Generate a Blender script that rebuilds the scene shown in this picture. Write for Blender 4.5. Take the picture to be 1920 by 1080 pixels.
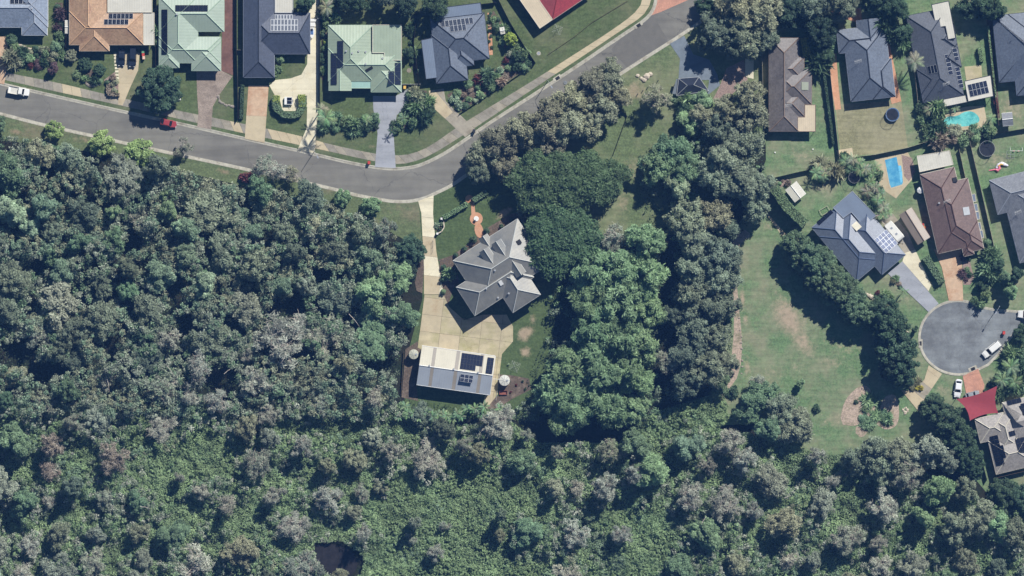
import bpy, math, random
import numpy as np
from mathutils import Vector, Matrix
for o in list(bpy.data.objects): bpy.data.objects.remove(o)
random.seed(7); RNG = np.random.default_rng(7)
S = bpy.context.scene; COL = S.collection
PX = 7.5                                   # plan scale: 7.5 plan units to the metre
def P(x, y, z=0.0): return Vector(((x-960)/PX, (540-y)/PX, z))
def sr(r, g, b, k=1.0):
    f = lambda c: ((c/255)/12.92 if c/255 <= .04045 else ((c/255+.055)/1.055)**2.4)*k
    return (f(r), f(g), f(b), 1)
# ------------------------------------------------ camera, sky, sun, exposure
CAMH = 1800.0
cam_d = bpy.data.cameras.new('camera'); cam = bpy.data.objects.new('camera', cam_d); COL.objects.link(cam)
cam.location = (0, 0, CAMH); cam_d.sensor_width = 36; cam_d.lens = 36*CAMH/256.0
cam_d.clip_start = 10; cam_d.clip_end = 5000; S.camera = cam
AZ, EL = math.radians(33), math.radians(43)        # sun stands NNE: azimuth from north towards east
W = bpy.data.worlds.new('World'); S.world = W; W.use_nodes = True
nt = W.node_tree; bg = nt.nodes['Background']; sky = nt.nodes.new('ShaderNodeTexSky')
sky.sky_type = 'NISHITA'; sky.sun_disc = False; sky.sun_elevation = EL; sky.sun_rotation = AZ
sky.air_density = 1.0; sky.dust_density = .1; sky.ozone_density = 4.0
nt.links.new(sky.outputs[0], bg.inputs[0]); bg.inputs[1].default_value = .05
sun_d = bpy.data.lights.new('sun', 'SUN'); sun = bpy.data.objects.new('sun', sun_d); COL.objects.link(sun)
sun_d.energy = 5.0; sun_d.angle = math.radians(.5); sun_d.color = (1, .965, .90)
sdir = Vector((math.sin(AZ)*math.cos(EL), math.cos(AZ)*math.cos(EL), math.sin(EL)))
sun.rotation_euler = sdir.to_track_quat('Z', 'Y').to_euler(); sun.location = sdir*300
vs = S.view_settings; vs.view_transform = 'Standard'; vs.look = 'None'; vs.exposure = 0.18; vs.gamma = 1; vs.use_curve_mapping = False
S.render.engine = 'CYCLES'
S.cycles.max_bounces = 4; S.cycles.diffuse_bounces = 2; S.cycles.volume_bounces = 0

# ------------------------------------------------ materials
MATS = {}
def mat(name, col, rough=.8, var=.12, scale=.6, bump=.0, bscale=6, spec=.3, metal=0.0, col2=None, big=None, stripes=None, coat=0):
    """procedural material; col2 mixed in by noise, stripes=(kind, pitch, depth) on slope UVs"""
    if name in MATS: return MATS[name]
    m = bpy.data.materials.new(name); m.use_nodes = True; t = m.node_tree; N = t.nodes; L = t.links
    b = N['Principled BSDF']; b.inputs['Roughness'].default_value = rough
    b.inputs['Specular IOR Level'].default_value = spec; b.inputs['Metallic'].default_value = metal
    if coat: b.inputs['Coat Weight'].default_value = coat
    tc = N.new('ShaderNodeTexCoord')
    geo = N.new('ShaderNodeNewGeometry')
    n1 = N.new('ShaderNodeTexNoise'); n1.inputs['Scale'].default_value = scale; n1.inputs['Detail'].default_value = 6
    n1.inputs['Roughness'].default_value = .65; L.new(geo.outputs['Position'], n1.inputs['Vector'])
    mix = N.new('ShaderNodeMix'); mix.data_type = 'RGBA'
    c1 = tuple(max(0, c*(1-var)) for c in col[:3])+(1,); c2 = col2 or tuple(min(1, c*(1+var)) for c in col[:3])+(1,)
    rmp = N.new('ShaderNodeMapRange'); rmp.inputs[1].default_value = .36; rmp.inputs[2].default_value = .64
    L.new(n1.outputs[0], rmp.inputs[0]); L.new(rmp.outputs[0], mix.inputs[0])
    mix.inputs[6].default_value = c1; mix.inputs[7].default_value = c2
    out = mix.outputs[2]
    if big:     # (scale, colour, lo, hi) a second, broad variation
        n2 = N.new('ShaderNodeTexNoise'); n2.inputs['Scale'].default_value = big[0]; n2.inputs['Detail'].default_value = 5
        n2.inputs['Roughness'].default_value = .7; L.new(geo.outputs['Position'], n2.inputs['Vector'])
        r2 = N.new('ShaderNodeMapRange'); r2.inputs[1].default_value = big[2]; r2.inputs[2].default_value = big[3]
        L.new(n2.outputs[0], r2.inputs[0]); m2 = N.new('ShaderNodeMix'); m2.data_type = 'RGBA'
        L.new(r2.outputs[0], m2.inputs[0]); L.new(out, m2.inputs[6]); m2.inputs[7].default_value = big[1]; out = m2.outputs[2]
    hgt = None
    if stripes:
        kind, pitch, dep, dark = stripes
        uv = N.new('ShaderNodeUVMap'); sep = N.new('ShaderNodeSeparateXYZ'); L.new(uv.outputs[0], sep.inputs[0])
        def saw(o, p):
            a = N.new('ShaderNodeMath'); a.operation = 'DIVIDE'; L.new(o, a.inputs[0]); a.inputs[1].default_value = p
            f = N.new('ShaderNodeMath'); f.operation = 'FRACT'; L.new(a.outputs[0], f.inputs[0]); return f.outputs[0]
        if kind == 'tile':
            sv = saw(sep.outputs[1], pitch); su = saw(sep.outputs[0], pitch)
            c = N.new('ShaderNodeMath'); c.operation = 'PINGPONG'; L.new(su, c.inputs[0]); c.inputs[1].default_value = .5
            ad = N.new('ShaderNodeMath'); ad.operation = 'MULTIPLY_ADD'; L.new(c.outputs[0], ad.inputs[0]); ad.inputs[1].default_value = .7; L.new(sv, ad.inputs[2])
            hgt = ad.outputs[0]
            lt = N.new('ShaderNodeMath'); lt.operation = 'LESS_THAN'; L.new(sv, lt.inputs[0]); lt.inputs[1].default_value = .22
            # one tone per tile
            fl = N.new('ShaderNodeVectorMath'); fl.operation = 'SCALE'; L.new(uv.outputs[0], fl.inputs[0]); fl.inputs[3].default_value = 1/pitch
            ff = N.new('ShaderNodeVectorMath'); ff.operation = 'FLOOR'; L.new(fl.outputs[0], ff.inputs[0])
            wn = N.new('ShaderNodeTexWhiteNoise'); wn.noise_dimensions = '2D'; L.new(ff.outputs[0], wn.inputs[0])
            mr = N.new('ShaderNodeMapRange'); mr.inputs[3].default_value = .84; mr.inputs[4].default_value = 1.16; L.new(wn.outputs[0], mr.inputs[0])
            vm = N.new('ShaderNodeVectorMath'); vm.operation = 'SCALE'; L.new(out, vm.inputs[0]); L.new(mr.outputs[0], vm.inputs[3]); out = vm.outputs[0]
        else:       # 'rib': sheet ribs running up the slope
            su = saw(sep.outputs[0], pitch); c = N.new('ShaderNodeMath'); c.operation = 'PINGPONG'; L.new(su, c.inputs[0]); c.inputs[1].default_value = .5
            hgt = c.outputs[0]; lt = N.new('ShaderNodeMath'); lt.operation = 'LESS_THAN'; L.new(su, lt.inputs[0]); lt.inputs[1].default_value = .15
        m3 = N.new('ShaderNodeMix'); m3.data_type = 'RGBA'; mul = N.new('ShaderNodeMath'); mul.operation = 'MULTIPLY'
        L.new(lt.outputs[0], mul.inputs[0]); mul.inputs[1].default_value = dark; L.new(mul.outputs[0], m3.inputs[0])
        L.new(out, m3.inputs[6]); m3.inputs[7].default_value = tuple(c*.35 for c in col[:3])+(1,); out = m3.outputs[2]
        bm = N.new('ShaderNodeBump'); bm.inputs['Strength'].default_value = 1; bm.inputs['Distance'].default_value = dep
        L.new(hgt, bm.inputs['Height']); L.new(bm.outputs[0], b.inputs['Normal'])
    elif bump:
        n3 = N.new('ShaderNodeTexNoise'); n3.inputs['Scale'].default_value = bscale; n3.inputs['Detail'].default_value = 4
        L.new(geo.outputs['Position'], n3.inputs['Vector'])
        bm = N.new('ShaderNodeBump'); bm.inputs['Strength'].default_value = 1; bm.inputs['Distance'].default_value = bump
        L.new(n3.outputs[0], bm.inputs['Height']); L.new(bm.outputs[0], b.inputs['Normal'])
    L.new(out, b.inputs['Base Color']); MATS[name] = m; return m

def lawn_mat(name, base, dry, soil, patches, drylo=.5):
    """grass: fine blade noise, dry areas, and worn places [(px,py,rx,ry,ang,strength)]"""
    m = mat(name, base, .95, .24, 2.2, bump=.02, bscale=9, spec=.1, big=(.09, dry, drylo, drylo+.22))
    t = m.node_tree; N = t.nodes; L = t.links; b = N['Principled BSDF']
    out = b.inputs['Base Color'].links[0].from_socket
    geo = [n for n in N if n.type == 'NEW_GEOMETRY'][0]
    fine = N.new('ShaderNodeTexNoise'); fine.inputs['Scale'].default_value = .8; fine.inputs['Detail'].default_value = 8; fine.inputs['Roughness'].default_value = .75
    L.new(geo.outputs['Position'], fine.inputs['Vector'])
    mp0 = N.new('ShaderNodeMapping'); mp0.inputs['Rotation'].default_value = (0, 0, .6); mp0.inputs['Scale'].default_value = (.12, 1.3, 1); L.new(geo.outputs['Position'], mp0.inputs['Vector'])
    st0 = N.new('ShaderNodeTexNoise'); st0.inputs['Scale'].default_value = 1; st0.inputs['Detail'].default_value = 4; L.new(mp0.outputs[0], st0.inputs['Vector'])
    sr0 = N.new('ShaderNodeMapRange'); sr0.inputs[1].default_value = .35; sr0.inputs[2].default_value = .65; sr0.inputs[3].default_value = .9; sr0.inputs[4].default_value = 1.1; L.new(st0.outputs[0], sr0.inputs[0])
    ss0 = N.new('ShaderNodeVectorMath'); ss0.operation = 'SCALE'; L.new(out, ss0.inputs[0]); L.new(sr0.outputs[0], ss0.inputs[3]); out = ss0.outputs[0]
    acc = None
    for (px, py, rx, ry, an, st) in patches:
        mp = N.new('ShaderNodeMapping'); mp.vector_type = 'TEXTURE'; p = P(px, py)
        mp.inputs['Location'].default_value = (p.x, p.y, 0); mp.inputs['Rotation'].default_value = (0, 0, math.radians(-an))
        mp.inputs['Scale'].default_value = (rx/PX, ry/PX, 1000); L.new(geo.outputs['Position'], mp.inputs['Vector'])
        ln = N.new('ShaderNodeVectorMath'); ln.operation = 'LENGTH'; L.new(mp.outputs[0], ln.inputs[0])
        r = N.new('ShaderNodeMapRange'); r.inputs[1].default_value = 1.25; r.inputs[2].default_value = .1; r.inputs[3].default_value = 0; r.inputs[4].default_value = st
        L.new(ln.outputs['Value'], r.inputs[0])
        if acc is None: acc = r.outputs[0]
        else:
            a = N.new('ShaderNodeMath'); a.operation = 'MAXIMUM'; L.new(acc, a.inputs[0]); L.new(r.outputs[0], a.inputs[1]); acc = a.outputs[0]
    if acc is not None:
        a = N.new('ShaderNodeMath'); a.operation = 'ADD'; L.new(acc, a.inputs[0]); L.new(fine.outputs[0], a.inputs[1])
        r = N.new('ShaderNodeMapRange'); r.inputs[1].default_value = .74; r.inputs[2].default_value = 1.12; r.inputs[4].default_value = .85; L.new(a.outputs[0], r.inputs[0])
        mx = N.new('ShaderNodeMix'); mx.data_type = 'RGBA'; L.new(r.outputs[0], mx.inputs[0]); L.new(out, mx.inputs[6]); mx.inputs[7].default_value = soil
        out = mx.outputs[2]
    r3 = N.new('ShaderNodeMapRange'); r3.inputs[1].default_value = .3; r3.inputs[2].default_value = .7; r3.inputs[3].default_value = .8; r3.inputs[4].default_value = 1.2; L.new(fine.outputs[0], r3.inputs[0])
    sc = N.new('ShaderNodeVectorMath'); sc.operation = 'SCALE'; L.new(out, sc.inputs[0]); L.new(r3.outputs[0], sc.inputs[3])
    L.new(sc.outputs[0], b.inputs['Base Color']); return m

def leaf_mat():
    m = bpy.data.materials.new('foliage'); m.use_nodes = True; t = m.node_tree; N = t.nodes; L = t.links
    b = N['Principled BSDF']; b.inputs['Roughness'].default_value = .55; b.inputs['Specular IOR Level'].default_value = .25
    oi = N.new('ShaderNodeObjectInfo'); at = N.new('ShaderNodeAttribute'); at.attribute_name = 'tint'
    hs = N.new('ShaderNodeHueSaturation'); L.new(oi.outputs['Color'], hs.inputs['Color'])
    mr = N.new('ShaderNodeMapRange'); mr.inputs[3].default_value = .492; mr.inputs[4].default_value = .512; L.new(oi.outputs['Random'], mr.inputs[0]); L.new(mr.outputs[0], hs.inputs['Hue'])
    mv = N.new('ShaderNodeMapRange'); mv.inputs[3].default_value = .5; mv.inputs[4].default_value = 1.65; L.new(at.outputs['Fac'], mv.inputs[0]); L.new(mv.outputs[0], hs.inputs['Value'])
    L.new(hs.outputs[0], b.inputs['Base Color'])
    tr = N.new('ShaderNodeBsdfTranslucent'); L.new(hs.outputs[0], tr.inputs[0]); mx = N.new('ShaderNodeMixShader'); mx.inputs[0].default_value = .30
    L.new(b.outputs[0], mx.inputs[1]); L.new(tr.outputs[0], mx.inputs[2]); L.new(mx.outputs[0], N['Material Output'].inputs[0])
    return m
LEAF = leaf_mat()

# ------------------------------------------------ mesh and object helpers
def tag(o, label=None, cat=None, group=None, kind=None):
    if label: o['label'] = label
    if cat: o['category'] = cat
    if group: o['group'] = group
    if kind: o['kind'] = kind
    return o
def link(name, data, parent=None, loc=(0, 0, 0), rz=0):
    o = bpy.data.objects.new(name, data); COL.objects.link(o); o.location = loc; o.rotation_euler = (0, 0, rz)
    if parent: o.parent = parent
    return o
def empty(name, loc, rz=0): 
    o = link(name, None, None, loc, rz); o.empty_display_size = .5; return o
class MB:
    def __init__(s): s.v = []; s.f = []; s.m = []
    def add(s, vs, fs, mi=0):
        k = len(s.v); s.v += [tuple(v) for v in vs]; s.f += [tuple(i+k for i in f) for f in fs]; s.m += [mi]*len(fs)
    def box(s, c, d, rz=0, mi=0, tilt=None):
        hx, hy, hz = d[0]/2, d[1]/2, d[2]/2; ca, sa = math.cos(rz), math.sin(rz); vs = []
        for z in (-hz, hz):
            for x, y in ((-hx, -hy), (hx, -hy), (hx, hy), (-hx, hy)): vs.append((c[0]+x*ca-y*sa, c[1]+x*sa+y*ca, c[2]+z))
        s.add(vs, [(3, 2, 1, 0), (4, 5, 6, 7), (0, 1, 5, 4), (1, 2, 6, 5), (2, 3, 7, 6), (3, 0, 4, 7)], mi); return s
    def prism(s, poly, z0, z1, mi=0, bottom=False):
        p = [(q[0], q[1]) for q in poly]; n = len(p)
        if sum(p[i-1][0]*p[i][1]-p[i][0]*p[i-1][1] for i in range(n)) < 0: p = p[::-1]
        vs = [(x, y, z0) for x, y in p]+[(x, y, z1) for x, y in p]
        fs = [tuple(range(n, 2*n))]+[(i, (i+1) % n, n+(i+1) % n, n+i) for i in range(n)]
        if bottom: fs.append(tuple(range(n-1, -1, -1)))
        s.add(vs, fs, mi); return s
    def cyl(s, c, r, z0, z1, n=16, mi=0, r2=None):
        r2 = r if r2 is None else r2
        vs = [(c[0]+r*math.cos(6.2832*i/n), c[1]+r*math.sin(6.2832*i/n), z0) for i in range(n)]+[(c[0]+r2*math.cos(6.2832*i/n), c[1]+r2*math.sin(6.2832*i/n), z1) for i in range(n)]
        s.add(vs, [tuple(range(n, 2*n)), tuple(range(n-1, -1, -1))]+[(i, (i+1) % n, n+(i+1) % n, n+i) for i in range(n)], mi); return s
    def ring(s, c, r0, r1, z0, z1, n=28, mi=0):
        vs = []
        for r, z in ((r0, z0), (r0, z1), (r1, z1), (r1, z0)): vs += [(c[0]+r*math.cos(6.2832*i/n), c[1]+r*math.sin(6.2832*i/n), z) for i in range(n)]
        fs = []
        for k in range(4):
            for i in range(n): a = k*n+i; b2 = k*n+(i+1) % n; c2 = ((k+1) % 4)*n+(i+1) % n; d = ((k+1) % 4)*n+i; fs.append((a, d, c2, b2) if 1 else 0)
        s.add(vs, fs, mi); return s
    def tube(s, pts, rad, n=5, mi=0):
        pts = [Vector(p) for p in pts]; vs = []
        for i, p in enumerate(pts):
            d = (pts[min(i+1, len(pts)-1)]-pts[max(i-1, 0)]).normalized(); a = d.orthogonal().normalized() if abs(d.z) > .95 else d.cross(Vector((0, 0, 1))).normalized(); b = d.cross(a)
            r = rad[i] if hasattr(rad, '__len__') else rad
            vs += [p+(a*math.cos(6.2832*k/n)+b*math.sin(6.2832*k/n))*r for k in range(n)]
        fs = []
        for i in range(len(pts)-1):
            for k in range(n): fs.append((i*n+k, i*n+(k+1) % n, (i+1)*n+(k+1) % n, (i+1)*n+k))
        fs += [tuple(range(n-1, -1, -1)), tuple(range((len(pts)-1)*n, len(pts)*n))]
        s.add(vs, fs, mi); return s
    def mesh(s, name, mats, smooth=False):
        me = bpy.data.meshes.new(name); me.from_pydata(s.v, [], s.f)
        for m in (mats if isinstance(mats, (list, tuple)) else [mats]): me.materials.append(m)
        me.polygons.foreach_set('material_index', s.m)
        uvl = me.uv_layers.new(name='UVMap'); uvs = np.zeros((len(me.loops), 2), 'f')
        for p in me.polygons:
            n = p.normal; t = Vector((-n.y, n.x, 0)); t = t.normalized() if t.length > .03 else Vector((1, 0, 0)); b = n.cross(t)
            for li in p.loop_indices: co = me.vertices[me.loops[li].vertex_index].co; uvs[li] = (co.dot(t), co.dot(b))
        uvl.data.foreach_set('uv', uvs.ravel())
        if smooth: me.polygons.foreach_set('use_smooth', [True]*len(me.polygons))
        me.update(); return me
    def build(s, name, mats, parent=None, loc=None, rz=0, smooth=False):
        """loc='auto': world-space geometry re-based on its own footprint centre"""
        if loc == 'auto':
            xs = [v[0] for v in s.v]; ys = [v[1] for v in s.v]; c = ((min(xs)+max(xs))/2, (min(ys)+max(ys))/2, 0)
            s.v = [(v[0]-c[0], v[1]-c[1], v[2]) for v in s.v]; loc = c
        return link(name, s.mesh(name, mats, smooth), parent, loc or (0, 0, 0), rz)
def PP(pts): return [tuple(P(*p))[:2] for p in pts]
def sheet(name, pts, z, m, z0=-.3, **kw):
    o = MB().prism(PP(pts), z0, z).build(name, m); tag(o, kind='structure', **kw); return o
def inpoly(x, y, poly):
    x = np.asarray(x, float); y = np.asarray(y, float); r = np.zeros(x.shape, bool); n = len(poly)
    for i in range(n):
        x1, y1 = poly[i-1]; x2, y2 = poly[i]
        if y1 == y2: continue
        r ^= ((y1 > y) != (y2 > y)) & (x < (x2-x1)*(y-y1)/(y2-y1)+x1)
    return r
def clip(poly, cell):
    """Sutherland-Hodgman: clip a polygon by a convex counter-clockwise cell"""
    out = poly
    for i in range(len(cell)):
        a, b = cell[i-1], cell[i]; ins = lambda p: (b[0]-a[0])*(p[1]-a[1])-(b[1]-a[1])*(p[0]-a[0]) >= 0
        src, out = out, []
        for j in range(len(src)):
            p, q = src[j-1], src[j]; ip, iq = ins(p), ins(q)
            if ip != iq:
                d = (b[0]-a[0])*(q[1]-p[1])-(b[1]-a[1])*(q[0]-p[0]); t = ((b[1]-a[1])*(p[0]-a[0])-(b[0]-a[0])*(p[1]-a[1]))/d if d else 0
                out.append((p[0]+(q[0]-p[0])*t, p[1]+(q[1]-p[1])*t))
            if iq: out.append(q)
        if not out: return []
    return out
def area(p): return abs(sum(p[i-1][0]*p[i][1]-p[i][0]*p[i-1][1] for i in range(len(p))))/2
def slabs(name, pts, z, ms, cell, ang, joint, gap=.03, seed=1, off=(0, 0), jm=None, zv=.004):
    """a paved area split into slabs; parent sheet is the joint bed"""
    rr = random.Random(seed)
    base = sheet(name, pts, z-.02, jm or joint)
    poly = PP(pts); a = math.radians(-ang); ca, sa = math.cos(a), math.sin(a)
    cx = sum(p[0] for p in poly)/len(poly); cy = sum(p[1] for p in poly)/len(poly)
    loc = [((x-cx)*ca+(y-cy)*sa, -(x-cx)*sa+(y-cy)*ca) for x, y in poly]
    ar = sum(loc[i-1][0]*loc[i][1]-loc[i][0]*loc[i-1][1] for i in range(len(loc)))
    if ar < 0: loc = loc[::-1]
    x0 = min(p[0] for p in loc); x1 = max(p[0] for p in loc); y0 = min(p[1] for p in loc); y1 = max(p[1] for p in loc)
    cw, ch = cell[0]/PX, cell[1]/PX; g = gap/2; y = y0-off[1]/PX
    while y < y1:
        x = x0-off[0]/PX
        while x < x1:
            c = clip(loc, [(x+g, y+g), (x+cw-g, y+g), (x+cw-g, y+ch-g), (x+g, y+ch-g)])
            if len(c) > 2 and area(c) > .08:
                w = [(p[0]*ca-p[1]*sa+cx, p[0]*sa+p[1]*ca+cy) for p in c]
                q = []
                for p in w:
                    if not q or (abs(p[0]-q[-1][0])+abs(p[1]-q[-1][1])) > .01: q.append(p)
                if len(q) > 2: MB().prism(q, z-.05, z+rr.random()*zv).build('slab', rr.choice(ms), base)
            x += cw
        y += ch
    return base

# ------------------------------------------------ material palette
asphalt = mat('asphalt', sr(128, 126, 119), .9, .07, .25, bump=.01, bscale=25, big=(.045, sr(113, 111, 106), .44, .66), spec=.2)
asphalt_new = mat('asphalt_dark_patch', sr(112, 110, 105), .9, .08, .5, bump=.01, bscale=25, spec=.2)
asphalt_cds = mat('asphalt_worn', sr(134, 139, 142), .9, .13, .35, bump=.012, bscale=22, big=(.12, sr(106, 109, 112), .42, .62), spec=.2)
kerbm = mat('kerb_concrete', sr(182, 178, 164), .85, .14, 1.2, bump=.01, big=(.5, sr(140, 132, 116), .5, .7))
conc_g = mat('concrete_grey', sr(150, 145, 134), .88, .1, .8, bump=.01, big=(.35, sr(124, 118, 106), .48, .7))
conc_g2 = mat('concrete_grey_light', sr(163, 156, 141), .88, .1, .8, bump=.01, big=(.35, sr(136, 128, 112), .48, .7))
conc_b = mat('concrete_beige', sr(196, 182, 153), .88, .08, .8, bump=.01, big=(.4, sr(170, 154, 126), .5, .72))
conc_y = mat('concrete_buff', sr(184, 173, 144), .88, .1, .5, bump=.01, big=(.22, sr(166, 160, 120), .46, .68))
conc_y2 = mat('concrete_buff_worn', sr(190, 177, 149), .88, .1, .5, bump=.01, big=(.25, sr(170, 150, 120), .5, .7))
conc_w = mat('concrete_cream', sr(222, 214, 188), .85, .06, .6, bump=.01, big=(.3, sr(200, 188, 156), .5, .75))
conc_lil = mat('concrete_bluish', sr(160, 163, 170), .88, .07, .5, bump=.01, big=(.25, sr(140, 143, 150), .5, .7))
agg = mat('exposed_aggregate', sr(160, 146, 134), .92, .3, 5, bump=.02, bscale=14, big=(.3, sr(125, 112, 102), .45, .7))
brownpave = mat('brown_paving', sr(120, 90, 82), .9, .15, 1.5, bump=.01, big=(.3, sr(100, 74, 68), .45, .7))
terrac = mat('terracotta_paving', sr(198, 152, 122), .88, .1, 2, bump=.01, big=(.4, sr(188, 134, 100), .5, .7))
pinkpave = mat('pink_paving', sr(196, 146, 124), .88, .12, 2, bump=.01, big=(.3, sr(170, 128, 112), .5, .7))
salmon = mat('peach_concrete', sr(200, 172, 144), .88, .1, 1, bump=.01, big=(.4, sr(180, 140, 110), .45, .7))
joint = mat('joint_filler', sr(110, 100, 84), .95, .2, 3)
soil = mat('garden_mulch', sr(98, 86, 76), .95, .35, 4, bump=.06, bscale=7, big=(.5, sr(136, 122, 108), .5, .7))
gravel = mat('pink_gravel', sr(150, 130, 122), .95, .35, 5, bump=.05, bscale=9)
sand = mat('bare_sandy_soil', sr(176, 158, 142), .95, .3, 2.5, bump=.08, bscale=4, big=(.4, sr(120, 118, 92), .5, .7))
white = mat('white_paint', (.78, .78, .76, 1), .45, .04, 1)
silver = mat('silver_frame', (.5, .52, .54, 1), .4, .05, 1, metal=.4)
darkm = mat('dark_frame', (.03, .032, .036, 1), .5, .1, 1)
glass = mat('window_glass', (.02, .025, .03, 1), .08, .1, 1, spec=.6)
timber = mat('weathered_timber', sr(120, 104, 88), .9, .2, 3)
timber_dark = mat('dark_timber', sr(60, 54, 52), .9, .2, 3)
bark = mat('bark_brown', sr(96, 82, 70), .95, .25, 4, bump=.03)
bark_pale = mat('bark_pale', sr(196, 186, 174), .9, .2, 2, bump=.02)
brick = mat('brick_wall', sr(168, 128, 104), .9, .15, 3); render_w = mat('rendered_wall', sr(206, 196, 176), .9, .06, 1)

def cracks(m, scale, dark, width=.012, ang=0.0):
    t = m.node_tree; N = t.nodes; L = t.links; b = N['Principled BSDF']; out = b.inputs['Base Color'].links[0].from_socket; geo = [n for n in N if n.type == 'NEW_GEOMETRY'][0]
    no = N.new('ShaderNodeTexNoise'); no.inputs['Scale'].default_value = .8; no.inputs['Detail'].default_value = 5; L.new(geo.outputs['Position'], no.inputs['Vector'])
    ad = N.new('ShaderNodeVectorMath'); ad.operation = 'MULTIPLY_ADD'; L.new(no.outputs['Color'], ad.inputs[0]); ad.inputs[1].default_value = (2.2, 2.2, 0); L.new(geo.outputs['Position'], ad.inputs[2])
    v = N.new('ShaderNodeTexVoronoi'); v.feature = 'DISTANCE_TO_EDGE'; v.inputs['Scale'].default_value = scale; L.new(ad.outputs[0], v.inputs['Vector'])
    r = N.new('ShaderNodeMapRange'); r.inputs[1].default_value = 0; r.inputs[2].default_value = width; r.inputs[3].default_value = .5; r.inputs[4].default_value = 0; L.new(v.outputs[0], r.inputs[0])
    # long faint stains drawn out along the traffic
    mp = N.new('ShaderNodeMapping'); mp.inputs['Rotation'].default_value = (0, 0, ang); mp.inputs['Scale'].default_value = (.05, .55, 1); L.new(geo.outputs['Position'], mp.inputs['Vector'])
    n2 = N.new('ShaderNodeTexNoise'); n2.inputs['Scale'].default_value = 1; n2.inputs['Detail'].default_value = 6; L.new(mp.outputs[0], n2.inputs['Vector'])
    r2 = N.new('ShaderNodeMapRange'); r2.inputs[1].default_value = .34; r2.inputs[2].default_value = .66; r2.inputs[3].default_value = .88; r2.inputs[4].default_value = 1.12; L.new(n2.outputs[0], r2.inputs[0])
    mx = N.new('ShaderNodeMix'); mx.data_type = 'RGBA'; L.new(r.outputs[0], mx.inputs[0]); L.new(out, mx.inputs[6]); mx.inputs[7].default_value = dark
    sc = N.new('ShaderNodeVectorMath'); sc.operation = 'SCALE'; L.new(mx.outputs[2], sc.inputs[0]); L.new(r2.outputs[0], sc.inputs[3]); L.new(sc.outputs[0], b.inputs['Base Color'])
cracks(asphalt, .06, sr(70, 70, 72), .006, .22); cracks(asphalt_cds, .09, sr(84, 86, 88), .006, -.5); cracks(agg, .3, sr(110, 100, 92), .01); cracks(conc_y, .12, sr(120, 108, 82), .008, .1); cracks(conc_lil, .12, sr(120, 122, 128), .006, 1.2); cracks(conc_w, .1, sr(150, 140, 116), .005, 1.4)
# ------------------------------------------------ setting: ground, lawns
forest_floor = mat('leaf_litter', sr(46, 46, 38), .97, .3, 1.2, bump=.15, bscale=2, big=(.12, sr(36, 48, 34), .45, .65), spec=.05)
g = MB(); g.v = [(-420, -320, 0), (420, -320, 0), (420, 320, 0), (-420, 320, 0)]; g.f = [(0, 1, 2, 3)]; g.m = [0]
tag(g.build('ground', forest_floor), kind='structure')

KN = [(-90, 135), (0, 156), (110, 181), (224, 207), (333, 230), (458, 259), (553, 280), (589, 288), (640, 301), (691, 311), (715, 314.5), (738, 316), (760, 314.5), (782, 311), (809, 300), (840, 283), (871, 262), (915, 231), (1000, 177), (1080, 124.5), (1165, 66), (1200, 43), (1216, 30), (1226, 14), (1230, -6), (1231, -60)]
KS = [(-90, 194), (0, 214), (82, 235.5), (173, 255.5), (242, 271), (320, 288), (449, 315.5), (567, 342), (620, 354), (662, 365.5), (690, 371), (715, 375.5), (735, 378.5), (751, 379), (768, 378.5), (785, 375.5), (800, 371), (815.5, 364), (849, 348), (881, 324.5), (960, 272), (1060, 208), (1176, 131), (1282, 64), (1335, 27), (1372, -6), (1400, -60)]
road = sheet('road', KN+KS[::-1], .012, asphalt)
sheet('road_patch', [(1146, 93), (1186, 45), (1222, 24), (1252, 75), (1247, 87), (1178, 130)], .017, asphalt_new)
lawnN = lawn_mat('grass_front_yards', sr(88, 102, 68), sr(110, 114, 86), sr(136, 124, 104),
    [(1170, 150, 26, 20, -30, .5), (700, 275, 16, 10, 0, .42), (860, 190, 14, 10, 0, .3)], .46)
fieldm = lawn_mat('grass_field', sr(104, 129, 92), sr(138, 140, 114), sr(172, 154, 134),
    [(1478, 596, 30, 60, -28, .72), (1505, 640, 24, 50, -35, .58), (1560, 640, 30, 16, 20, .4), (1895, 205, 40, 40, 0, .42), (1640, 345, 40, 20, 0, .3), (1392, 440, 26, 12, 10, .7), (1440, 425, 16, 14, 0, .42), (1392, 560, 8, 30, 0, .6), (1398, 600, 8, 14, 0, .55), (1400, 690, 12, 30, 0, .5),
     (1560, 680, 60, 22, 10, .33), (1650, 230, 55, 45, 0, .5), (1610, 245, 50, 38, 0, .44), (1500, 690, 40, 20, 0, .3), (1385, 500, 8, 50, 0, .5), (1500, 600, 60, 50, 30, .3), (1590, 650, 50, 40, 0, .34), (1450, 700, 50, 30, 0, .3), (1560, 790, 50, 24, 0, .33), (1540, 350, 40, 30, 0, .35), (1700, 560, 20, 14, 0, .4), (1500, 290, 50, 30, 0, .3), (1765, 730, 24, 20, 0, .4), (1850, 545, 30, 20, 0, .42), (1870, 300, 40, 24, 0, .4)], .42)
drym = lawn_mat('grass_dry_back', sr(136, 134, 104), sr(150, 146, 118), sr(104, 104, 76), [(1650, 230, 30, 20, 0, .3)], .4)
parkm = lawn_mat('grass_park', sr(100, 114, 80), sr(130, 134, 104), sr(162, 146, 124), [(1190, 170, 30, 26, -30, .6), (1180, 320, 26, 40, 30, .42), (1270, 175, 14, 26, 0, .6), (1170, 380, 28, 40, 20, .4)], .44)
vergem = lawn_mat('grass_dry_verge', sr(100, 112, 80), sr(134, 124, 104), sr(150, 132, 112), [(30, 248, 20, 8, 14, .6), (420, 322, 24, 7, 14, .55), (690, 400, 26, 14, 20, .4), (160, 262, 30, 8, 14, .5), (770, 400, 16, 12, 0, .3)], .54)
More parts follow.
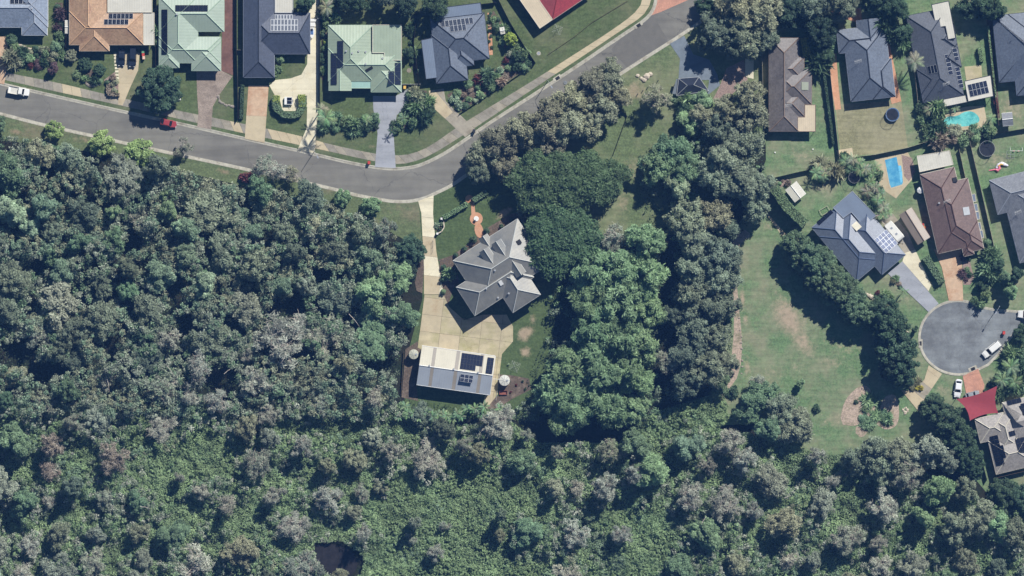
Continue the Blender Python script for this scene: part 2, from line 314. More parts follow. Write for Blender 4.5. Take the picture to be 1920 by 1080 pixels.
mainm = lawn_mat('grass_clipped', sr(82, 98, 64), sr(94, 106, 74), sr(172, 154, 132), [(985, 625, 22, 16, -40, .8), (985, 660, 14, 14, 0, .7), (945, 400, 22, 9, -35, .8), (965, 430, 20, 12, -30, .7), (1000, 600, 10, 16, 0, .5)], .54)
sheet('lawn', [(x, y-1.0) for x, y in KN[:-1]]+[(1231, -70), (-90, -70)], .11, lawnN)
sheet('verge', KS[:10]+[(690, 371), (715, 375.5), (735, 378.5), (751, 379), (768, 378.5), (785, 375.5)]+[(800, 470), (740, 440), (700, 420), (560, 372), (440, 345), (300, 312), (150, 282), (0, 262), (-90, 245)], .10, vergem)
sheet('house_lawn', [(785, 377), (800, 371), (815.5, 364), (849, 348), (881, 324.5), (960, 272), (1040, 330), (1060, 480), (1010, 790), (755, 780), (768, 650), (792, 560), (790, 440)], .105, mainm)
sheet('park_lawn', [(960, 272), (1060, 208), (1176, 131), (1282, 64), (1335, 27), (1372, -6), (1400, -70), (1450, -70), (1450, 250), (1300, 440), (1120, 440), (1030, 400)], .10, parkm)
sheet('field', [(1430, -80), (2060, -80), (2060, 960), (1880, 960), (1830, 900), (1720, 850), (1600, 850), (1500, 860), (1450, 790), (1330, 800), (1300, 770), (1360, 700), (1366, 440), (1400, 400), (1436, 300)], .09, fieldm)

sheet('back_lawn', [(1566, 196), (1690, 188), (1702, 276), (1640, 288), (1576, 296)], .098, drym)
sheet('side_driveway', [(1697, 476), (1716, 468), (1702, 436), (1672, 398), (1650, 412)], .12, conc_g2)
# kerbs: extruded strips that follow the road edge
def resample(pts, step):
    pts = [Vector(p) for p in pts]; out = [pts[0]]; acc = 0
    for a, b in zip(pts, pts[1:]):
        L = (b-a).length; d = step-acc
        while d <= L: out.append(a+(b-a)*(d/L)); d += step
        acc = (acc+L) % step
    out.append(pts[-1]); return out
def smooth(pts, k=2):
    for _ in range(k):
        q = [pts[0]]
        for a, b in zip(pts, pts[1:]): q += [(a[0]*.75+b[0]*.25, a[1]*.75+b[1]*.25), (a[0]*.25+b[0]*.75, a[1]*.25+b[1]*.75)]
        pts = q+[pts[-1]]
    return pts
def offset(pts, d):
    out = []
    for i, p in enumerate(pts):
        a = pts[max(0, i-1)]; b = pts[min(len(pts)-1, i+1)]; t = Vector((b[0]-a[0], b[1]-a[1])); t = t.normalized() if t.length else Vector((1, 0)); out.append((p[0]-t.y*d, p[1]+t.x*d))
    return out
def strip(name, pts, d0, d1, z0, z1, m, parent=None, zi=None, **kw):
    a = PP(offset(pts, d0)); b = PP(offset(pts, d1)); n = len(a); mb = MB()
    zi = z1 if zi is None else zi
    vs = [(x, y, z0) for x, y in a]+[(x, y, zi) for x, y in a]+[(x, y, z1) for x, y in b]+[(x, y, z0) for x, y in b]; fs = []
    for i in range(n-1):
        for k in range(3): fs.append((k*n+i, k*n+i+1, (k+1)*n+i+1, (k+1)*n+i))
    fs += [(0, n, 2*n, 3*n), (n-1, 4*n-1, 3*n-1, 2*n-1)]
    mb.add(vs, fs); o = mb.build(name, m, parent); tag(o, kind='structure' if not parent else None, **kw); return o
SKN = smooth(KN, 2); SKS = smooth(KS, 2)
strip('kerb', SKN, 4.0, .2, 0, .06, kerbm, zi=.03); strip('kerb', SKN, .2, -2.2, 0, .135, kerbm)
strip('kerb', SKS, -4.0, -.2, 0, .06, kerbm, zi=.03); strip('kerb', SKS, -.2, 2.2, 0, .135, kerbm)

# footpath, slab by slab
FT = smooth([(-60, 120), (10, 136), (100, 153), (195, 176), (312, 203), (447, 230), (570, 256), (611, 269), (704, 289), (745, 292), (771, 289), (804, 276), (855, 240), (876, 226.5), (1016, 141), (1080, 100), (1150, 55), (1192, 24), (1204, 5), (1208, -25)], 1)
FB = smooth([(-60, 134), (9, 150), (111, 173), (224, 197), (366, 230), (495, 258), (553, 270), (600, 280), (693, 301), (744, 309), (773, 304.5), (809, 291), (869, 253), (898, 235), (1020, 153), (1080, 114), (1160, 60), (1206, 30), (1220, 8), (1225, -25)], 1)
fp = empty('footpath', P(600, 270)); tag(fp, kind='structure')
def at_frac(pts, n):
    pts = [Vector(p) for p in pts]; d = [0]
    for a, b in zip(pts, pts[1:]): d.append(d[-1]+(b-a).length)
    out = []
    for i in range(n+1):
        t = d[-1]*i/n; k = max(j for j in range(len(d)-1) if d[j] <= t+1e-6); out.append(pts[k]+(pts[k+1]-pts[k])*((t-d[k])/(d[k+1]-d[k]))) 
    return out
NS = 78; A_ = at_frac(FT, NS); B_ = at_frac(FB, NS); bx, by, _ = P(600, 270)
for i in range(NS):
    q = [A_[i].lerp(A_[i+1], .012), A_[i].lerp(A_[i+1], .988), B_[i].lerp(B_[i+1], .988), B_[i].lerp(B_[i+1], .012)]
    x = q[0].x; mm = conc_b if (100 < x < 138 or 425 < x < 447 or 497 < x < 600 or x > 1012) else (conc_g if i % 3 else conc_g2)
    MB().prism([(P(*v)[0]-bx, P(*v)[1]-by) for v in q], 0, .132+.004*(i % 2)).build('slab', mm, fp)

# driveways
slabs('driveway', [(-40, 62), (12, 69), (16, 106), (8, 158), (-40, 148)], .142, [salmon], (60, 45), 0, joint, seed=2)
slabs('driveway', [(213, 99), (262, 99), (259, 132), (246, 160), (230, 198), (222, 196), (222, 130)], .142, [conc_b, conc_y2], (60, 42), 0, joint, seed=3)
slabs('driveway', [(368, 132), (414, 132), (436, 143), (411, 178), (399, 200), (396, 243), (370, 238), (372, 214), (370, 182)], .142, [agg], (80, 52), 5, joint, seed=4)
sheet('side_path', [(418, -60), (441, -60), (438, 142), (414, 132), (416, 78)], .137, brownpave)
slabs('driveway', [(466, 160), (504, 160), (496, 268), (459, 260)], .142, [salmon, conc_b], (60, 50), 2, joint, seed=5)
slabs('driveway', [(582, -40), (598, -40), (597, 200), (592, 262), (590, 287), (558, 281), (575, 240), (576, 200), (560, 208), (530, 208), (524, 185), (516, 180), (505, 160), (516, 150), (545, 147), (565, 140), (576, 120)], .140, [conc_w], (44, 60), 0, joint, seed=6, gap=.025)
slabs('driveway', [(699, 180), (742, 180), (768, 165), (772, 172), (764, 198), (744, 216), (738, 250), (742, 315), (703, 313), (708, 250), (700, 205)], .142, [conc_lil], (90, 62), 0, joint, seed=7, gap=.025)
slabs('driveway', [(804, 170), (832, 166), (836, 190), (892, 243), (872, 257), (806, 196)], .142, [conc_g2, conc_b], (60, 24), 50, joint, seed=8, gap=.02)
sheet('driveway', [(1218, 30), (1230, 10), (1231, -30), (1300, -30), (1290, 0), (1240, 22)], .02, pinkpave)
slabs('driveway', [(784, 377), (813, 366), (812, 400), (818, 470), (823, 500), (832, 552), (795, 552), (795, 500), (790, 400)], .15, [conc_w, conc_b], (60, 36), 7, joint, seed=9, gap=.05)
slabs('driveway_court', [(796, 553), (832, 553), (842, 575), (870, 600), (905, 590), (950, 590), (962, 612), (962, 640), (941, 664), (936, 706), (933, 740), (913, 765), (905, 762), (925, 668), (790, 655), (783, 652), (789, 610)], .152, [conc_y, conc_y2, conc_y], (38, 32), 7, joint, seed=10, gap=.06)
slabs('driveway_apron', [(1256, 82), (1283, 67), (1300, 102), (1330, 112), (1345, 140), (1350, 160), (1325, 180), (1330, 150), (1272, 150), (1275, 110)], .14, [mat('concrete_slate', sr(118, 128, 138), .88, .12, .6)], (60, 60), -30, joint, seed=11)
sheet('gravel_area', [(1335, 190), (1350, 160), (1362, 128), (1395, 112), (1402, 150), (1380, 170), (1352, 195)], .13, gravel)
slabs('path', [(1397, 110), (1413, 112), (1413, 148), (1397, 144)], .14, [conc_w], (40, 30), 0, joint, seed=12)
# cul-de-sac
ARC = [(1797+73*math.cos(math.radians(a)), 633+69*math.sin(math.radians(a))) for a in range(300, 58, -6)]
ARC = [(p[0], p[1]) for p in ARC]
CDS = [(2060, 586), (1960, 585), (1905, 584), (1870, 582), (1848, 578)]+ARC+[(1852, 684), (1872, 664), (1888, 642), (1900, 626), (1930, 618), (2060, 618)]
sheet('cul_de_sac', CDS, .105, asphalt_cds)
strip('kerb', CDS, -2.2, .5, 0, .17, kerbm, zi=.12); strip('kerb', CDS, .5, 2.5, 0, .19, kerbm)
slabs('driveway', [(1664, 512), (1692, 490), (1760, 569), (1741, 585)], .2, [conc_lil], (70, 50), 50, joint, seed=13, gap=.025)
slabs('driveway', [(1692, 490), (1697, 474), (1716, 468), (1746, 534), (1741, 546)], .2, [conc_w], (60, 60), 50, joint, seed=14, gap=.025)
slabs('driveway', [(1751, 468), (1802, 462), (1806, 564), (1779, 564), (1766, 502)], .2, [salmon], (90, 60), 0, joint, seed=15, gap=.025)
slabs('driveway', [(1741, 685), (1766, 701), (1736, 745), (1722, 771), (1690, 732), (1712, 731), (1733, 712)], .2, [conc_g2, conc_b], (50, 24), 38, joint, seed=16, gap=.03)
slabs('driveway', [(1805, 705), (1834, 691), (1846, 722), (1838, 760), (1816, 760)], .2, [pinkpave], (60, 60), -12, joint, seed=17)
# beds, bare soil and paths in the field
sheet('dirt_patch', smooth([(1576, 782), (1584, 748), (1616, 718), (1636, 732), (1644, 770), (1618, 788), (1605, 800), (1580, 796)], 2), .112, sand)
sheet('dirt_patch', smooth([(1646, 776), (1656, 742), (1684, 738), (1687, 796), (1662, 808), (1644, 796)], 2), .114, sand)
sheet('dirt_patch', smooth([(1605, 800), (1622, 797), (1631, 806), (1616, 822), (1604, 812)], 1), .116, sand)
sheet('dirt_track', smooth([(1372, 436), (1392, 428), (1410, 440), (1392, 452), (1378, 480), (1384, 560), (1392, 640), (1388, 700), (1360, 740), (1330, 750), (1370, 690), (1378, 600), (1370, 500)], 1), .10, sand)
slabs('field_path', [(1430, 392), (1438, 398), (1462, 426), (1476, 442), (1474, 449), (1466, 442), (1450, 420)], .115, [conc_b], (30, 20), 48, joint, seed=18)
sheet('garden_bed', [(828, 380), (800, 398), (800, 402)], .115, soil) if 0 else None

# ------------------------------------------------ foliage prototypes
def leaf_mesh(name, pos, nrm, size, asp, tint, mats=None, droop=0):
    """a mesh of small rhombic leaf faces; pos, nrm: Nx3, size: N"""
    n = len(pos); r = RNG.normal(size=(n, 3)); nr = nrm/np.maximum(1e-6, np.linalg.norm(nrm, axis=1))[:, None]
    a = np.cross(nr, r); a /= np.maximum(1e-6, np.linalg.norm(a, axis=1))[:, None]; b = np.cross(nr, a)
    s = size[:, None]; l = a*s*.5*asp; w = b*s*.5/asp**.3
    v = np.stack([pos-l, pos-w*1.0-nr*s*.08, pos+l, pos+w*1.0-nr*s*.08], 1).reshape(-1, 3).astype('f')
    me = bpy.data.meshes.new(name); me.vertices.add(4*n); me.vertices.foreach_set('co', v.ravel())
    me.loops.add(4*n); me.loops.foreach_set('vertex_index', np.arange(4*n, dtype='i'))
    me.polygons.add(n); me.polygons.foreach_set('loop_start', np.arange(0, 4*n, 4, dtype='i')); me.polygons.foreach_set('loop_total', np.full(n, 4, 'i'))
    at = me.attributes.new('tint', 'FLOAT', 'FACE'); at.data.foreach_set('value', np.clip(tint, 0, 1).astype('f'))
    me.materials.append(LEAF); me.update(calc_edges=True); return me
def lobes_in(R, H, n, rl, z0, sub=0, rng=None):
    c = []; t = 0; subs = []
    for k in range(sub):
        a = 6.2832*(k+rng.uniform(-.3, .3))/max(1, sub); d = rng.uniform(.3, .62); subs.append((d*math.cos(a), d*math.sin(a), rng.uniform(.34, .56), rng.uniform(.6, 1.0)))
    if sub: subs.append((rng.uniform(-.15, .15), rng.uniform(-.15, .15), .42, 1.0))
    while len(c) < n and t < 9000:
        t += 1; u = rng.uniform(-1, 1, 3); u[2] = abs(u[2])
        if sub:
            ok = False
            for sx, sy, srd, sh in subs:
                q = ((u[0]-sx)**2+(u[1]-sy)**2)/srd**2+(u[2]/sh)**2
                if q < 1 and (q > .3 or rng.random() < .2): ok = True
            if not ok: continue
        q = (u[0]**2+u[1]**2)+u[2]**2
        if not sub and (q > 1 or q < .25 and rng.random() < .8): continue
        p = np.array([u[0]*(R-rl*.8), u[1]*(R-rl*.8), z0+u[2]*(H-z0-rl*.7)])
        if all(np.linalg.norm((p-k)[:2])+abs(p[2]-k[2])*.3 > rl*.85 for k in c): c.append(p)
    return np.array(c)
def ell_lobes(R, H, n, rl, z0, ell, rng):
    c = []; t = 0
    while len(c) < n and t < 20000:
        t += 1; a = rng.uniform(0, 6.2832); q = math.sqrt(rng.random()); wob = 1+.09*math.sin(3*a+1)+.07*math.sin(7*a)+.04*math.sin(13*a); p0 = ell[0]*R*q*math.cos(a)
        if math.sin(p0*2.1+math.sin(a*5)*1.5)*math.cos(ell[1]*R*q*math.sin(a)*1.9) > .72: continue
        p = np.array([ell[0]*R*q*wob*math.cos(a), ell[1]*R*q*wob*math.sin(a), z0+(H-z0)*math.sqrt(max(0, 1-q*q*.92))+rng.uniform(-.7, .7)+.5*math.sin(p0*1.3+2*q)])
        if all(np.linalg.norm((p-k)[:2]) > rl*.72 for k in c): c.append(p)
    return np.array(c)
def crown(name, R, H, z0, nl, rl, nleaf, size, asp, rand=.55, seed=0, lobevar=.3, sub=0, shell=(.62, 1.12), ell=None):
    rng = np.random.default_rng(seed); c = lobes_in(R, H, nl, rl, z0, sub, rng=rng) if ell is None else ell_lobes(R, H, nl, rl, z0, ell, rng)
    k = len(c); per = nleaf//k; pos = []; nr = []; ti = []
    for i in range(k):
        d = rng.normal(size=(per, 3)); d[:, 2] += .55; d /= np.linalg.norm(d, axis=1)[:, None]
        r = rl*(1+rng.uniform(-lobevar, lobevar)); rr = r*rng.uniform(*shell, per)
        wob = 1+.22*np.sin(d[:, 0]*7+i)*np.cos(d[:, 1]*6+2*i)
        p = c[i]+d*(rr*wob)[:, None]*np.array([1, 1, .8]); pos.append(p)
        nr.append(d*(1-rand)+rng.normal(size=(per, 3))*rand*.6+np.array([0, 0, .25])); ti.append(rng.uniform(.25, .75)+rng.uniform(-.3, .3, per))
    pos = np.concatenate(pos); nr = np.concatenate(nr); ti = np.concatenate(ti)
    keep = np.ones(len(pos), bool)
    for i in range(k): keep &= ~((np.linalg.norm(pos-c[i], axis=1) < rl*.5))
    pos, nr, ti = pos[keep], nr[keep], ti[keep]
    sz = size*rng.uniform(.6, 1.35, len(pos))
    return leaf_mesh(name, pos, nr, sz, asp, ti), c
def limbs(name, c, z0, H, m, r0=.22, seed=0, twigs=0, reach=1.0, lean=0):
    rr = random.Random(seed); mb = MB(); fork = Vector((rr.uniform(-.2, .2), rr.uniform(-.2, .2), z0*.75))
    mb.tube([(0, 0, -.1), (fork.x*.5, fork.y*.5, fork.z*.5), fork], [r0*1.25, r0, r0*.8], 7)
    for i, p in enumerate(c):
        if i % 2 and not twigs: continue
        p = Vector(p)*1.0; e = Vector((p.x*reach, p.y*reach, p.z+(.6 if twigs else 0))); mid = fork.lerp(e, .5)+Vector((rr.uniform(-.3, .3), rr.uniform(-.3, .3), rr.uniform(-.1, .3)))
        mb.tube([fork, mid, e], [r0*.55, r0*.3, r0*.1], 4)
        for _ in range(twigs):
            s = mid.lerp(e, rr.uniform(.2, .95)); d = Vector((rr.gauss(0, 1), rr.gauss(0, 1), rr.uniform(.1, .9))).normalized()*rr.uniform(.6, 1.6)
            b = s+d*.5+Vector((rr.uniform(-.15, .15), rr.uniform(-.15, .15), .05)); mb.tube([s, b, s+d], [r0*.16, r0*.11, r0*.05], 3)
    return mb.mesh(name, m)
KINDS = {}
def kind(key, n, R, H, z0, nl, rl, nleaf, size, asp, bm, **k):
    tw = k.pop('twigs', 0); r0 = k.pop('r0', .2); KINDS[key] = (R, H, [])
    for i in range(n):
        cm, c = crown('crown', R, H, z0, nl, rl, nleaf, size, asp, seed=hash(key) % 1 + i*17+len(KINDS)*101, **k)
        KINDS[key][2].append((cm, limbs('trunk', c, z0, H, bm, r0, i+3, tw)))
kind('gum', 9, 4.6, 9, 3.2, 95, .56, 14500, .25, 1.8, bark, twigs=0, rand=.62, sub=5, shell=(.35, 1.35), lobevar=.4)
kind('paper', 7, 4.4, 9, 3.6, 50, .5, 8000, .19, 3.0, bark_pale, twigs=6, rand=.85, r0=.27, sub=4, shell=(.3, 1.5), lobevar=.45)
kind('round', 5, 4.3, 8.5, 3.0, 60, .72, 13000, .28, 1.5, bark, rand=.5, sub=3)
kind('dense', 4, 4.4, 7.5, 1.6, 90, .62, 13000, .27, 1.5, bark, rand=.55)
kind('tuft', 6, 4.8, 10, 3.4, 120, .48, 13500, .32, 2.6, bark, rand=.62, lobevar=.6, sub=5, shell=(.35, 1.6))
kind('feather', 1, 5.0, 8.6, 4.6, 330, .62, 24000, .24, 2.4, bark, rand=.6, lobevar=.4, shell=(.4, 1.25), ell=(1, 1.05))
kind('feather_wide', 1, 5.0, 8.4, 4.4, 620, .62, 42000, .24, 2.4, bark, rand=.6, lobevar=.4, shell=(.4, 1.25), ell=(1.95, 1.06))
kind('street', 3, 3.2, 5.2, 1.4, 46, .52, 7500, .26, 1.6, bark, rand=.6, shell=(.5, 1.3))
kind('sparse', 4, 3.8, 8, 3.0, 26, .55, 2600, .20, 2.6, bark_pale, twigs=9, rand=.8, r0=.22, sub=3, shell=(.3, 1.5))
kind('shrub', 6, 1.0, 1.3, .2, 12, .30, 900, .17, 1.7, bark, rand=.7, r0=.05, shell=(.4, 1.4), lobevar=.4)
kind('ball', 2, 1.0, 1.6, .25, 9, .42, 1600, .13, 1.2, bark, rand=.35, r0=.05, lobevar=.02)
kind('spiky', 3, 1.0, 1.2, .15, 9, .35, 420, .55, 4.0, bark, rand=.6, r0=.05)

# colours of foliage (real albedo of leaves)
FC = dict(drab=(.27, .27, .19), gum=(.28, .335, .235), gumdark=(.205, .255, .185), olive=(.35, .37, .25), grey=(.36, .40, .31), paper=(.46, .48, .395), brown=(.36, .30, .24), bright=(.28, .40, .22),
          green=(.20, .30, .175), dark=(.085, .145, .085), vdark=(.06, .10, .068), yg=(.35, .45, .18), camphor=(.27, .39, .21), feather=(.125, .20, .095), pale=(.38, .49, .33),
          teal=(.245, .345, .23), vine1=(.20, .30, .155), vine2=(.29, .40, .20), vine3=(.245, .345, .18), row=(.16, .235, .135), yellow=(.52, .48, .10), red=(.18, .06, .06), purple=(.15, .10, .11), lime=(.36, .44, .11), mid=(.215, .32, .17))
WORD = dict(drab='drab olive', gum='grey-green', gumdark='dark grey-green', olive='olive', grey='greyish', paper='pale grey', brown='rusty brown', bright='bright green', green='green', dark='dark green', vdark='very dark green',
            yg='yellow-green', camphor='mid-green', feather='deep green feathery', pale='pale mint-green', teal='cool green', yellow='golden yellow', red='dark red', purple='purple-leaved', lime='lime green', mid='leafy green', row='dull green')
ANCH = [((935, 505), 'the two-storey house'), ((855, 694), 'the long shed'), ((790, 377), 'the driveway mouth'), ((1797, 632), 'the cul-de-sac'), ((1490, 590), 'the open field'), ((1615, 445), 'the diagonal slate house'), ((1060, 215), 'the roadside gum row'),
        ((35, 171), 'the white ute'), ((316, 231), 'the red car'), ((660, 340), 'the road bend'), ((1845, 755), 'the red sail'), ((1620, 770), 'the dirt beds'), ((640, 1045), 'the dark pond'), ((385, 532), 'the mint-green round crown'), ((215, 860), 'the rusty brown crown'),
        ((0, 1080), 'the bottom-left corner'), ((0, 560), 'the left edge'), ((1920, 1080), 'the bottom-right corner'), ((1305, 165), 'the dark canopy'), ((1300, 540), 'the field-side tree belt'), ((850, 950), 'the vine clearing'), ((520, 320), 'the bare kerbside trees'), ((193, 268), 'the yellow-green street trees'),
        ((1260, 980), 'the southern green gap'), ((320, 870), 'the green thicket'), ((1490, 170), 'the brown tiled house'), ((1080, 340), 'the broad feathery tree'), ((846, 780), 'the banana-like plants'), ((1000, 1080), 'the bottom edge')]
D8 = ['east', 'north-east', 'north', 'north-west', 'west', 'south-west', 'south', 'south-east']
USED = {}
def where(x, y, pre, k=0):
    b = sorted(ANCH, key=lambda a: math.hypot(a[0][0]-x, a[0][1]-y)); di = lambda a: D8[int(round(math.degrees(math.atan2(a[0][1]-y, x-a[0][0]))/45)) % 8]
    for i, j in ((0, 1), (0, 2), (1, 2), (0, 3), (1, 3), (2, 3), (0, 4), (1, 4), (2, 4), (3, 4), (0, 5), (1, 5), (2, 5), (0, 6), (1, 6)):
        d0 = math.hypot(b[i][0][0]-x, b[i][0][1]-y)
        s = '%s %s %s of %s, %s of %s' % (pre, 'close' if d0 < 70 else 'well' if d0 > 160 else '', di(b[i]), b[i][1], di(b[j]), b[j][1]); s = s.replace('  ', ' ')
        if s not in USED and len(s.split()) <= 16: USED[s] = 1; return s
    return s
NTREE = 0
def tree(x, y, r, kd, colr, h=None, label=None, name='tree', cat='tree', group=None, rx=1, ry=1, rot=None, rr=random, vary=.08):
    """plan position and crown radius in plan units, height in metres"""
    global NTREE; NTREE += 1
    R, H, protos = KINDS[kd]; cm, tm = rr.choice(protos); s = r/PX/R; hz = (h/H) if h else s*rr.uniform(.9, 1.15)
    t = empty(name, P(x, y, 0), rr.uniform(0, 6.28) if rot is None else math.radians(-rot)); c = link('crown', cm, t); k = link('trunk', tm, t)
    c.scale = k.scale = (s*rx, s*ry, hz); k.scale = (s*rx, s*ry, hz)
    b = FC[colr]; v = rr.uniform(1-vary*1.6, 1+vary*1.6); w = rr.uniform(-.045, .045); c.color = (min(1, b[0]*v*(1+w)), min(1, b[1]*v), min(1, b[2]*v*(1-w*.8)), 1)
    size = 'small' if r < 20 else 'broad' if r > 40 else 'mid-sized'
    if not label: label = where(x, y, '%s %s tree' % (size, WORD[colr]))
    tag(t, label, cat, group); return t

